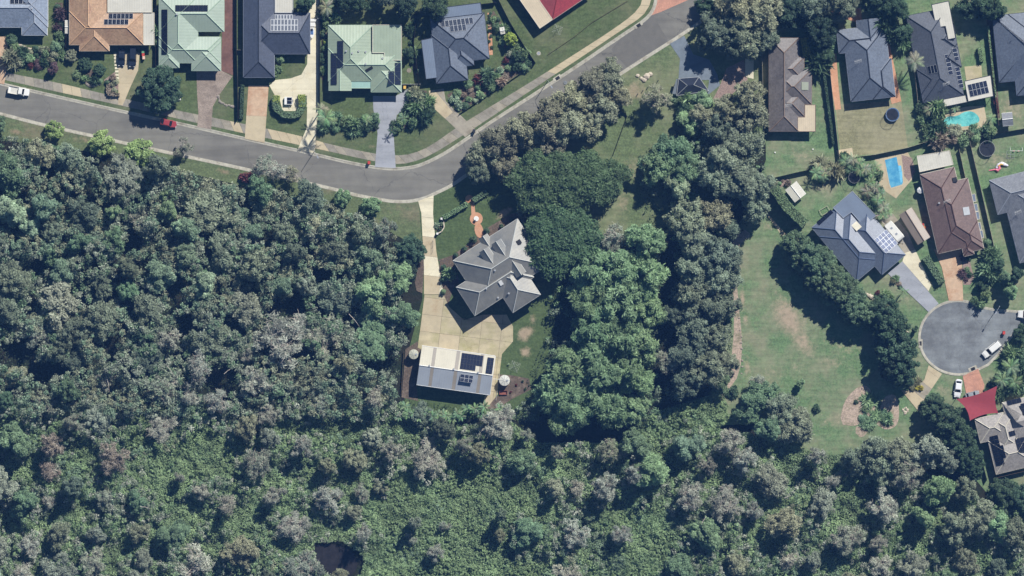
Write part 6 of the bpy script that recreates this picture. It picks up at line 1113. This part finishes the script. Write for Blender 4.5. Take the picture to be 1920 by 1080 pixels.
sheet('garden_path', disc(880, 373, 7.5, 7.5), .150, terrac); sheet('garden_path', [(883, 380), (889, 379), (892, 404), (884, 404)], .146, terrac); sheet('garden_path', disc(893, 410, 12, 12), .154, terrac); sheet('garden_path', disc(898, 432, 8, 14, -.2), .158, terrac)
t = empty('fountain', P(893, 410)); tag(t, 'small white tiered fountain on the round terracotta landing', 'fountain'); MB().cyl((0, 0), .55, 0, .35, 16, r2=.65).build('basin', white, t); MB().cyl((0, 0), .12, .3, 1.1, 10).build('column', white, t); MB().cyl((0, 0), .12, 1.0, 1.15, 14, r2=.38).build('bowl', white, t)
t = empty('curved_garden_wall', P(830, 420)); tag(t, 'low curved white rendered wall beside the driveway gate', 'wall'); o0 = P(830, 420); mb = MB(); pts = [P(x, y)-o0 for x, y in ((820, 438), (828, 434), (833, 426), (832, 416), (828, 410))]
for a, b in zip(pts, pts[1:]): d = b-a; mb.box(((a.x+b.x)/2, (a.y+b.y)/2, .4), (d.length+.1, .25, .8), math.atan2(d.y, d.x))
mb.build('wall_run', render_w, t); MB().box((pts[0].x, pts[0].y, .6), (.5, .5, 1.2)).build('pillar', white, t); MB().box((pts[-1].x, pts[-1].y, .6), (.5, .5, 1.2)).build('pillar', white, t)
bed([(818, 416), (828, 414), (830, 424), (822, 434), (816, 432)], 'the bed behind the curved white wall', 5, ['pale', 'camphor', 'dark'], 2.5, 4.5, seed=20)
for i, (x, y) in enumerate(((955, 715), (968, 722), (980, 715), (958, 735), (985, 730))): tree(x, y, 2.6, 'shrub', 'red' if i % 2 else 'dark', .7, '%s small seedling in the mulch right of the white tank' % ORD[i], 'shrub', 'shrub', 'seedlings in the mulch')
tree(953, 683, 3, 'ball', 'pale', .8, 'small pale pot plant on the lawn above the white tank', 'shrub', 'shrub')
t = empty('rusty_fire_pit', P(944, 736)); tag(t, 'rusty rectangular steel tub beside the white tank', 'tub')
bx_ = mat('rusty_steel', sr(140, 88, 76), .9, .2, 3)
for (cx, cy, w, d) in ((0, .5, 2.0, .08), (0, -.5, 2.0, .08), (-.96, 0, .08, .92), (.96, 0, .08, .92)): MB().box((cx, cy, .3), (w, d, .6)).build('side', bx_, t)
MB().box((0, 0, .1), (1.8, .9, .1)).build('floor', bx_, t)
# cul-de-sac gardens and field edges
bed([(1668, 520), (1676, 516), (1692, 538), (1688, 544)], 'the thin bed beside the grey driveway', 5, ['red', 'brown', 'olive'], 3, 4.5, seed=21); bed([(1640, 548), (1668, 548), (1672, 558), (1645, 560)], 'the red-flowered bed below the slate blue house', 6, ['red', 'camphor', 'brown'], 3.5, 5, seed=22)
bed([(1804, 478), (1816, 480), (1826, 520), (1820, 534), (1806, 534)], 'the edged bed right of the orange driveway', 6, ['dark', 'purple', 'mid'], 4, 6.5, gravel, seed=23)
bed([(1700, 700), (1722, 712), (1726, 728), (1704, 732)], 'the palm bed above the lower grey driveway', 7, ['olive', 'camphor', 'yellow'], 4, 8, seed=24, kinds=('spiky', 'shrub')); bed([(1612, 755), (1650, 745), (1652, 790), (1618, 800)], 'the planted middle of the dirt beds', 6, ['green', 'camphor', 'mid'], 5, 9, None, seed=25, hk=.5); bed([(1656, 772), (1670, 772), (1670, 792), (1658, 792)], 'the right-hand dirt bed', 3, ['green', 'mid'], 4, 7, None, seed=26, hk=.6)
tree(1605, 754, 5, 'shrub', 'dark', .8, 'small dark plant alone on the left dirt patch', 'shrub', 'shrub'); tree(1715, 617, 8, 'round', 'dark', 3, 'small dark tree beside the west kerb of the cul-de-sac'); tree(1716, 750, 6, 'spiky', 'camphor', 1, 'spiky plant beside the lower grey driveway', 'shrub', 'shrub') if 0 else None
bed([(1825, 560), (1845, 555), (1842, 575), (1828, 574)], 'the verge above the cul-de-sac', 2, ['dark', 'camphor'], 6, 9, None, seed=27, hk=1.3)
bed([(1745, 238), (1800, 245), (1860, 240), (1866, 260), (1750, 268)], 'the thick hedge strip below the kidney pool', 18, ['olive', 'brown', 'camphor', 'dark', 'green'], 8, 13, soil, seed=28, hk=1.2)
bed([(1722, 205), (1750, 195), (1762, 205), (1752, 260), (1730, 262)], 'the dark corner left of the kidney pool', 10, ['dark', 'green', 'camphor'], 8, 13, soil, seed=29, hk=1.4)
bed([(1895, 655), (1930, 650), (1930, 730), (1880, 740), (1845, 735), (1850, 720), (1880, 705)], 'the jungle bed right of the pink driveway', 16, ['dark', 'green', 'camphor', 'mid'], 8, 13, soil, seed=30, hk=1.2)
bed([(1440, 340), (1478, 335), (1480, 345), (1448, 356)], 'the rough bed behind the white shed', 5, ['olive', 'brown'], 3, 5, gravel, seed=31)
bed([(1700, 0), (1720, 5), (1716, 40), (1700, 45)], 'x', 0, ['dark'], m=None) if 0 else None
bed([(1575, 740), (1580, 735), (1590, 738), (1585, 745)], 'x', 0, ['dark'], m=None) if 0 else None
bed([(1500, 40), (1560, 60), (1560, 125), (1530, 125), (1520, 60)], 'the shady yard left of the slate roof', 9, ['vdark', 'dark', 'green'], 9, 15, soil, seed=32, hk=1.6); bed([(1655, 45), (1695, 60), (1695, 80), (1660, 70)], 'the shade right of the slate roof', 6, ['dark', 'green'], 8, 13, soil, seed=33, hk=1.5)
bed([(1852, 440), (1868, 505), (1852, 560), (1836, 545), (1840, 500)], 'the leafy strip beside the chocolate house lawn', 8, ['dark', 'camphor', 'green'], 7, 12, None, seed=34, hk=1.3)
bed([(1895, 90), (1895, 95), (1900, 95)], 'x', 0, ['dark'], m=None) if 0 else None
bed([(1262, 180), (1330, 178), (1320, 205), (1290, 215), (1270, 200)], 'the bushes below the dark canopy', 12, ['green', 'camphor', 'bright', 'mid'], 8, 13, None, seed=35, hk=1.2)

bed([(1520, 310), (1600, 292), (1640, 316), (1668, 392), (1650, 410), (1632, 380), (1620, 335), (1590, 318), (1540, 335), (1520, 332)], 'the planting under the cane palms', 16, ['dark', 'green', 'olive'], 7, 11, None, seed=40, hk=1.0)
# ------------------------------------------------ palms and broad-leaved clumps
def frond_mesh(L, w, droop, n=13, name='frond', wide=False):
    pos = []; vs = []; fs = []
    def pt(s): return Vector((L*s*(1-.15*s*droop), 0, L*(.35*s-.75*droop*s*s)))
    for k in range(n):
        s = .12+.88*k/(n-1); p = pt(s); q = pt(min(1, s+.03)); d = (q-p).normalized(); lw = w*math.sin(min(3.1, .35+s*2.6))
        for sg in (-1, 1):
            e = p+Vector((lw*.55, sg*lw, -lw*.35)); a = len(vs); hw = L/n*(.75 if wide else .36); vs += [tuple(p-d*hw), tuple(p+d*hw), tuple(e+d*hw*.5)]; fs.append((a, a+1, a+2) if sg > 0 else (a+1, a, a+2))
    for k in range(n-1):
        a = len(vs); p, q = pt(k/(n-1)), pt((k+1)/(n-1)); vs += [tuple(p+Vector((0, -.04, 0))), tuple(q+Vector((0, -.03, 0))), tuple(q+Vector((0, .03, 0))), tuple(p+Vector((0, .04, 0)))]; fs.append((a, a+1, a+2, a+3))
    me = bpy.data.meshes.new(name); me.from_pydata(vs, [], fs); me.materials.append(LEAF); at = me.attributes.new('tint', 'FLOAT', 'FACE'); at.data.foreach_set('value', RNG.uniform(.3, .8, len(fs)).astype('f')); return me
FR = [frond_mesh(2.6, .55, .9), frond_mesh(2.6, .5, .5), frond_mesh(2.4, .6, 1.25)]; FWIDE = [frond_mesh(2.2, .45, .8, 8, wide=True), frond_mesh(2.0, .4, .3, 8, wide=True)]
TRK = MB().tube([(0, 0, 0), (.05, .02, .5), (0, 0, 1)], [.2, .15, .13], 8).mesh('trunk', bark)
def palm(x, y, r, hgt, nf, col, label, wide=False, cat='palm', group=None, rr=random.Random(5)):
    t = empty('palm_tree', P(x, y), rr.uniform(0, 6)); tag(t, label, cat, group); k = link('trunk', TRK, t); k.scale = (1, 1, hgt); s = r/PX/2.35
    for i in range(nf):
        f = link('frond', rr.choice(FWIDE if wide else FR), t, (0, 0, hgt-.05)); f.rotation_euler = (0, rr.uniform(-.45, .15), i*6.2832/nf+rr.uniform(-.2, .2)); f.scale = (s*rr.uniform(.85, 1.1),)*3; f.color = tuple(c*rr.uniform(.85, 1.15) for c in FC[col])+(1,)
for a in [(612, 222, 21, 8.0, 14, 'camphor', 'tall palm beside the cream drive casting a long shadow on the road'), (603, 205, 15, 5.5, 11, 'olive', 'shorter palm behind the tall one at the cream drive'), (1713, 117, 20, 6.5, 13, 'olive', 'yellowish palm at the left wall of the charcoal house'), (1692, 547, 13, 3.2, 7, 'green', 'single palm with few fronds beside the grey driveway'),
          (1893, 688, 19, 5, 12, 'camphor', 'upper palm in the jungle bed below the cul-de-sac'), (1876, 712, 17, 4.5, 12, 'camphor', 'lower left palm of the jungle bed'), (1900, 716, 17, 4.5, 12, 'mid', 'lower right palm of the jungle bed'), (613, 15, 17, 3, 12, 'olive', 'pale palm in the rear bed above the mint green house'),
          (625, 228, 12, 2.5, 11, 'camphor', 'low palm in the front bed of the mint green house'), (688, 226, 12, 2.2, 11, 'camphor', 'low palm at the drive end of the mint green front bed'), (757, 222, 13, 2.6, 11, 'green', 'low palm right of the grey driveway'), (735, 245, 10, 2.4, 9, 'dark', 'dark palm overhanging the grey driveway'),
          (1740, 205, 13, 3, 10, 'olive', 'palm at the corner above the kidney pool'), (1757, 195, 12, 2.6, 10, 'camphor', 'palm under the white porch roof'), (1790, 203, 10, 2, 9, 'camphor', 'low palm behind the kidney pool'), (1858, 222, 13, 3, 11, 'camphor', 'palm at the right end of the kidney pool'),
          (1843, 508, 6, 1.2, 8, 'green', 'tiny palm left of the leafy tree')]: palm(*a, group=None)
pk = random.Random(9); CANE = [(1533, 318), (1547, 322), (1540, 330), (1528, 325), (1584, 303), (1598, 300), (1610, 306), (1622, 316), (1634, 326), (1630, 342), (1640, 352), (1650, 362), (1644, 376), (1656, 388), (1664, 396), (1650, 402), (1612, 318), (1625, 360), (1655, 405), (1640, 312)]
for i, (x, y) in enumerate(CANE): palm(x, y, pk.uniform(11, 15), pk.uniform(2.2, 3.6), 12, pk.choice(['olive', 'camphor', 'mid']), ('golden cane palm, %s from the left behind the slate blue house' % ORD[sorted(CANE).index((x, y))]), group='cane palms behind the slate blue house', rr=pk)
k_ = []
for i in range(24): k_.append((748+i*9+pk.uniform(-3, 3), 772+pk.uniform(-12, 14)))
k_.sort()
for i, (x, y) in enumerate(k_): palm(x, y, pk.uniform(11, 15), pk.uniform(3, 4.5), 9, pk.choice(['camphor', 'green', 'mid']), 'banana-like plant, %s from the left in the row below the long shed' % ORD[i], True, 'banana plant', 'broad-leaved plants below the long shed', pk)

# ------------------------------------------------ street furniture and small things
def lamp(x, y, hgt, label, ang=60):
    t = empty('street_lamp', P(x, y), math.radians(ang)); tag(t, label, 'street lamp'); MB().tube([(0, 0, 0), (0, 0, hgt*.93), (.4, 0, hgt), (1.6, 0, hgt+.1)], [.09, .06, .045, .04], 7).build('pole', silver, t); MB().box((1.9, 0, hgt+.08), (.7, .3, .14)).build('lamp_head', grey_cap, t)
lamp(590, 283, 6.2, 'street lamp on the verge beside the cream drive', -60); lamp(1027, 152, 5.6, 'street lamp by the footpath above the corner lot verge', -60); lamp(1872, 574, 5.0, 'street lamp on the upper kerb of the cul-de-sac', 240)
def wheelie(x, y, lid, label, body='bin_green'):
    t = empty('wheelie_bin', P(x, y, .12)); tag(t, label, 'bin'); b = mat(body, sr(48, 66, 56), .6, .05, 2); mb = MB(); mb.add([(-.25, -.28, .05), (.25, -.28, .05), (.25, .28, .05), (-.25, .28, .05), (-.3, -.36, .95), (.3, -.36, .95), (.3, .36, .95), (-.3, .36, .95)], [(3, 2, 1, 0), (4, 5, 6, 7), (0, 1, 5, 4), (1, 2, 6, 5), (2, 3, 7, 6), (3, 0, 4, 7)]); mb.build('body', b, t)
    MB().box((0, 0, 1.0), (.64, .78, .08)).build('lid', lid, t); MB().tube([(-.28, .38, .12), (.28, .38, .12)], .11, 8).build('wheels', tyre_m, t)
redm = mat('red_plastic', sr(190, 70, 60), .6, .05, 2); greenm = mat('green_plastic', sr(110, 160, 120), .6, .05, 2); yelm = mat('yellow_plastic', sr(220, 180, 90), .6, .05, 2)
wheelie(692, 305, redm, 'red-lidded bin at the kerb left of the grey driveway'); wheelie(268.5, 97, greenm, 'green-lidded bin, top of three right of the parked cars'); wheelie(269, 102.5, redm, 'red-lidded bin, middle of three right of the parked cars'); wheelie(270, 108.5, mat('peach_lid', sr(226, 190, 170), .6, .05, 2), 'peach-lidded bin, bottom of three right of the parked cars'); wheelie(759, 164, yelm, 'yellow-lidded bin beside the mint green garage')
wheelie(889, 246, darkm, 'dark bin at the kerb in front of the corner lot driveway'); wheelie(1882, 624, redm, 'red-lidded bin standing on the cul-de-sac neck') 
def manhole(x, y, r, label, m=kerbm):
    t = empty('manhole', P(x, y)); tag(t, label, 'manhole'); MB().ring((0, 0), r/PX*.62, r/PX, .05, .15, 20).build('collar', m, t); MB().cyl((0, 0), r/PX*.6, 0, .13, 16).build('cover', grey_cap if m is kerbm else m, t)
manhole(1010, 100, 4, 'round concrete manhole in the grass near the red tiled house'); manhole(1060, 155, 3.5, 'pale ring manhole in the road near the lamp', asphalt_cds); manhole(767, 132, 4.5, 'tyre-like ring on the back lawn right of the mint green roof', mat('pale_ring', sr(140, 132, 120), .9, .1, 2))
def grate(x, y, ang, label):
    t = empty('drain_grate', P(x, y, .13), math.radians(-ang)); tag(t, label, 'drain'); MB().box((0, 0, .0), (2.2, 1.0, .06)).build('lintel', kerbm, t)
    for k in range(6): MB().box((-.4+k*.16, -.1, .04), (.07, .7, .04)).build('bar', darkm, t)
    MB().box((0, -.1, .015), (1.1, .75, .04)).build('pit', tyre_m, t)
grate(1045, 146, -34, 'kerb drain grate near the street lamp on the diagonal road'); grate(1197, 47, -34, 'kerb drain grate opposite the dark canopy drive'); grate(1726, 644, 90, 'kerb drain grate on the west side of the cul-de-sac'); grate(1824, 691, -25, 'kerb drain at the foot of the pink driveway')
t = empty('stepping_stones', P(219, 125)); tag(t, 'row of pale stepping stones beside the two parked cars', 'stepping stones'); o0 = P(219, 125)
for k in range(9): w = P(216.5+.5*k, 103+k*6.2)-o0; MB().box((w.x, w.y, .11), (.85, .55, .09), .05*(k % 3-1)).build('stone', conc_w, t)
def rocks(pts, label, n, m, seed, r=.35):
    t = empty('rock_border', P(*pts[0])); tag(t, label, 'rocks'); o0 = P(*pts[0]); rr = random.Random(seed); q = at_frac(pts, n)
    for p in q:
        w = P(p.x+rr.uniform(-1, 1), p.y+rr.uniform(-1, 1))-o0; s = r*rr.uniform(.6, 1.3); mb = MB(); mb.add([(w.x+s*math.cos(a)*rr.uniform(.8, 1.2), w.y+s*math.sin(a)*rr.uniform(.7, 1.1), z) for z in (.05, s*.7) for a in [k*1.047 for k in range(6)]]+[(w.x, w.y, s*1.05)], [(k, (k+1) % 6, 6+(k+1) % 6, 6+k) for k in range(6)]+[(6+k, 6+(k+1) % 6, 12) for k in range(6)]); mb.build('rock', m, t)
stone = mat('garden_stone', sr(150, 142, 132), .9, .2, 3); pale_stone = mat('pale_stone', sr(196, 184, 166), .9, .12, 3)
rocks([(410, 180), (412, 190), (425, 197), (441, 200)], 'curved stone border on the lawn right of the aggregate driveway', 16, stone, 1); rocks([(158, 153), (172, 162), (188, 158)], 'stone border at the bed below the orange house', 9, stone, 2); rocks([(28, 82), (60, 92), (84, 98), (104, 88)], 'stone border curving through the blue-grey house garden', 22, pale_stone, 3, .3)
rocks([(1384, 560), (1388, 610), (1392, 660), (1390, 700)], 'line of stones on the left edge of the field', 12, stone, 4, .25); rocks([(1665, 770), (1670, 772), (1668, 776)], 'x', 1, stone, 5) if 0 else None
rocks([(1693, 768), (1699, 765), (1702, 771), (1697, 775), (1693, 768)], 'small ring of pale rocks on the lawn right of the dirt beds', 8, pale_stone, 6, .3); rocks([(1622, 552), (1634, 556), (1636, 560)], 'pale boulders at the end of the tree row', 5, pale_stone, 7, .5); rocks([(1701, 622), (1703, 636)], 'pale boulders beside the dark trees left of the cul-de-sac', 5, pale_stone, 8, .45)
rocks([(1196, 142), (1206, 150), (1220, 138)], 'pale flat rocks on the park grass', 4, pale_stone, 9, .7)
t = empty('bollard_row', P(1215, 163)); tag(t, 'row of five short dark bollards across the park grass', 'bollards'); o0 = P(1215, 163)
for k in range(5): w = P(1196+k*9.5, 176-k*6.3)-o0; MB().cyl((w.x, w.y), .11, 0, .9, 8).build('bollard', timber_dark, t)
# concrete sculpture-like white bench, clothesline, inflatable, play frames
t = empty('white_boulder_seat', P(335, 186)); tag(t, 'white curved stone seat on the lawn below the sage green house', 'seat'); MB().box((0, 0, .35), (1.1, .5, .25)).build('top', white, t); MB().box((-.35, 0, .12), (.25, .4, .24)).build('foot', white, t); MB().box((.35, 0, .12), (.25, .4, .24)).build('foot', white, t)
t = empty('inflatable_toy', P(1878, 313)); tag(t, 'pink, yellow and white inflatable lying on the play yard grass', 'inflatable toy')
pinkm = mat('pink_vinyl', sr(232, 130, 150), .4, .05, 2); MB().tube([(-1.3+.0, -.3, .35), (-.8, .5, .4), (0, .9, .4), (.8, .6, .4), (1.6, .3, .35)], [.3, .4, .45, .4, .2], 8).build('body', mat('pale_vinyl', sr(226, 222, 236), .4, .05, 2), t); MB().tube([(-1.5, -.6, .4), (-1.0, -.9, .4), (-.5, -.4, .4), (-.8, .4, .5)], [.25, .35, .35, .3], 8).build('ring', pinkm, t); MB().tube([(-.9, .2, .7), (-.2, .7, .75), (.3, .6, .7)], .22, 6).build('mane', yelm, t); MB().tube([(-3.2, -.9, .2), (-1.4, -.6, .3)], [.1, .2], 6).build('tail', pinkm, t)
t = empty('swing_frame', P(1905, 283)); tag(t, 'white metal swing frame on the play yard grass', 'play frame')
for x in (-1.5, 1.5): MB().tube([(x, -1, 0), (x, 0, 2.0), (x, 1, 0)], .04, 6).build('end_frame', white, t)
MB().tube([(-1.5, 0, 2), (1.5, 0, 2)], .045, 6).build('crossbar', white, t)
for x in (-.6, .6): MB().box((x, 0, .5), (.5, .2, .04)).build('swing_seat', pinkm, t); MB().tube([(x-.2, 0, .5), (x-.2, 0, 2)], .012, 3).tube([(x+.2, 0, .5), (x+.2, 0, 2)], .012, 3).build('chain', silver, t)
for (x, y, lb, m) in ((1872, 288, 'grey metal climbing frame beside the swing frame', silver),):
    t = empty('climbing_frame', P(x+22, y+2)); tag(t, lb, 'play frame'); mb = MB()
    for a in (-.9, 0, .9):
        mb.tube([(a, -.9, 0), (a, -.9, 1.2), (a, .9, 1.2), (a, .9, 0)], .03, 4).tube([(-.9, a, 1.2), (.9, a, 1.2)], .03, 4)
    mb.build('bars', m, t)
def hoist(x, y, r, label):
    t = empty('clothes_line', P(x, y)); tag(t, label, 'clothes line'); MB().tube([(0, 0, 0), (0, 0, 2.1)], .04, 6).build('mast', silver, t); R = r/PX
    for k in range(4): a = k*1.571+.4; MB().tube([(0, 0, 1.9), (R*math.cos(a), R*math.sin(a), 2.1)], .025, 4).build('arm', silver, t)
    ln = MB()
    for f in (.5, .75, 1):
        for k in range(4): a = k*1.571+.4; b = a+1.571; ln.tube([(R*f*math.cos(a), R*f*math.sin(a), 2.1), (R*f*math.cos(b), R*f*math.sin(b), 2.1)], .01, 3)
    ln.build('line', white, t)
hoist(965, 687, 12, 'rotary clothes line on the grass right of the long shed'); hoist(1045, 56, 11, 'rotary clothes line on the grass below the red tiled house')
t = empty('raised_planter', P(1546, 395), math.radians(30)); tag(t, 'pale timber frame against the top-left wall of the slate blue house', 'planter')
for s in (-1, 1): MB().box((0, s*.7, .5), (2.4, .08, .1)).build('rail', cream_f, t); MB().box((s*1.16, 0, .5), (.08, 1.3, .1)).build('rail', cream_f, t)
for a in (-1.1, 1.1):
    for b in (-.65, .65): MB().box((a, b, .25), (.08, .08, .5)).build('leg', cream_f, t)
t = empty('play_table', P(1733, 425)); tag(t, 'colourful plastic play table beside the long brown shed', 'play table'); 
for k, m in enumerate((redm, greenm, yelm, mat('orange_plastic', sr(226, 130, 70), .6, .05, 2))): MB().box((-.3+.5*(k % 2), .5-.5*(k//2)*1.3, .4), (.48, .6, .5)).build('block', m, t)
t = empty('jet_boat_trailer', P(585, 62)); t.name = 'small_boat'; tag(t, 'small blue and white dinghy on the cream drive beside the navy roof', 'dinghy')
mb = MB(); secs = []
for f, w in ((-1.4, .55), (-.4, .65), (.6, .5), (1.3, .12)): secs.append([(-w*.6, -f, .3), (w*.6, -f, .3), (w, -f, .75), (-w, -f, .75)])
loft(mb, secs); mb.build('hull', white, t); MB().box((0, .2, .78), (.7, 1.2, .05)).build('deck', mat('blue_deck', sr(80, 110, 160), .5, .05, 2), t); MB().box((0, .9, .95), (.5, .4, .3)).build('seat', darkm, t)
for i, (x, y, w, d) in enumerate(((586, 46, 1.4, 1.0), (587, 38, 1.6, .7))):
    t = empty('outdoor_bench', P(x, y)); tag(t, 'white outdoor %s at the top of the cream drive' % ('table' if i == 0 else 'bench with dark items'), 'bench'); MB().box((0, 0, .7), (w, d, .06)).build('top', white, t)
    for a in (-1, 1): MB().box((a*w*.42, 0, .34), (.08, d*.8, .66)).build('leg', silver, t)
t = empty('driveway_gate', P(812, 461), math.radians(90)); tag(t, 'thin metal gate standing open on the long driveway', 'gate')
for k in range(3): MB().tube([(-1.4, k*.0, .3+k*.4), (1.4, 0, .3+k*.4)], .03, 4).build('rail', silver, t)
for a in (-1.4, 0, 1.4): MB().tube([(a, 0, 0), (a, 0, 1.2)], .03, 4).build('post', silver, t)
for i, (x, y) in enumerate(((1453, 286), (1524, 280))): t = MB().cyl((0, 0), .22, .1, .3, 12, r2=.14).build('white_ball', white, None, P(x, y)); tag(t, '%s white ball lying on the brown house lawn' % ('left' if i == 0 else 'right'), 'ball')
t = empty('garden_statue', P(1717, 613)) if 0 else None
t = empty('outdoor_heater_pipe', P(932, 711)); t.name = 'tank_pipe'; tag(t, 'white pipe running from the long shed wall to the water tank', 'pipe'); MB().tube([(-1.0, .1, 2.0), (1.2, -.1, 2.1)], .06, 6).build('pipe_run', white, t)
# fallen pale logs in the wood
lg = random.Random(4)
for i, (x, y, a, L) in enumerate(((322, 695, 55, 3.2), (430, 695, -35, 2.6), (505, 640, 70, 3), (275, 662, 100, 3), (205, 720, 80, 4), (1318, 975, -60, 2.8), (1475, 930, -20, 1.8), (275, 950, 10, 2.6), (930, 857, 15, 1.5), (665, 600, 50, 4))):
    t = MB().tube([(-L/2, 0, 0), (0, .15, .1), (L/2, 0, .05)], [.09, .07, .03], 5).build('bare_branch', bark_pale, None, P(x, y, lg.uniform(6.5, 8)), math.radians(-a)); tag(t, where(x, y, 'bleached bare branch'), 'branch', 'bare branches in the wood')

# ------------------------------------------------ the air between camera and ground
hz = bpy.data.materials.new('haze'); hz.use_nodes = True; t = hz.node_tree; t.nodes.remove(t.nodes['Principled BSDF']); v = t.nodes.new('ShaderNodeVolumePrincipled')
v.inputs['Color'].default_value = (.15, .38, 1, 1); v.inputs['Density'].default_value = 4.9e-5; v.inputs['Anisotropy'].default_value = 0; t.links.new(v.outputs[0], t.nodes['Material Output'].inputs['Volume'])
o = MB().box((0, 0, (CAMH+10)/2-1), (900, 700, CAMH+12)).build('haze', hz); tag(o, kind='stuff', label='thin bluish air', cat='haze')
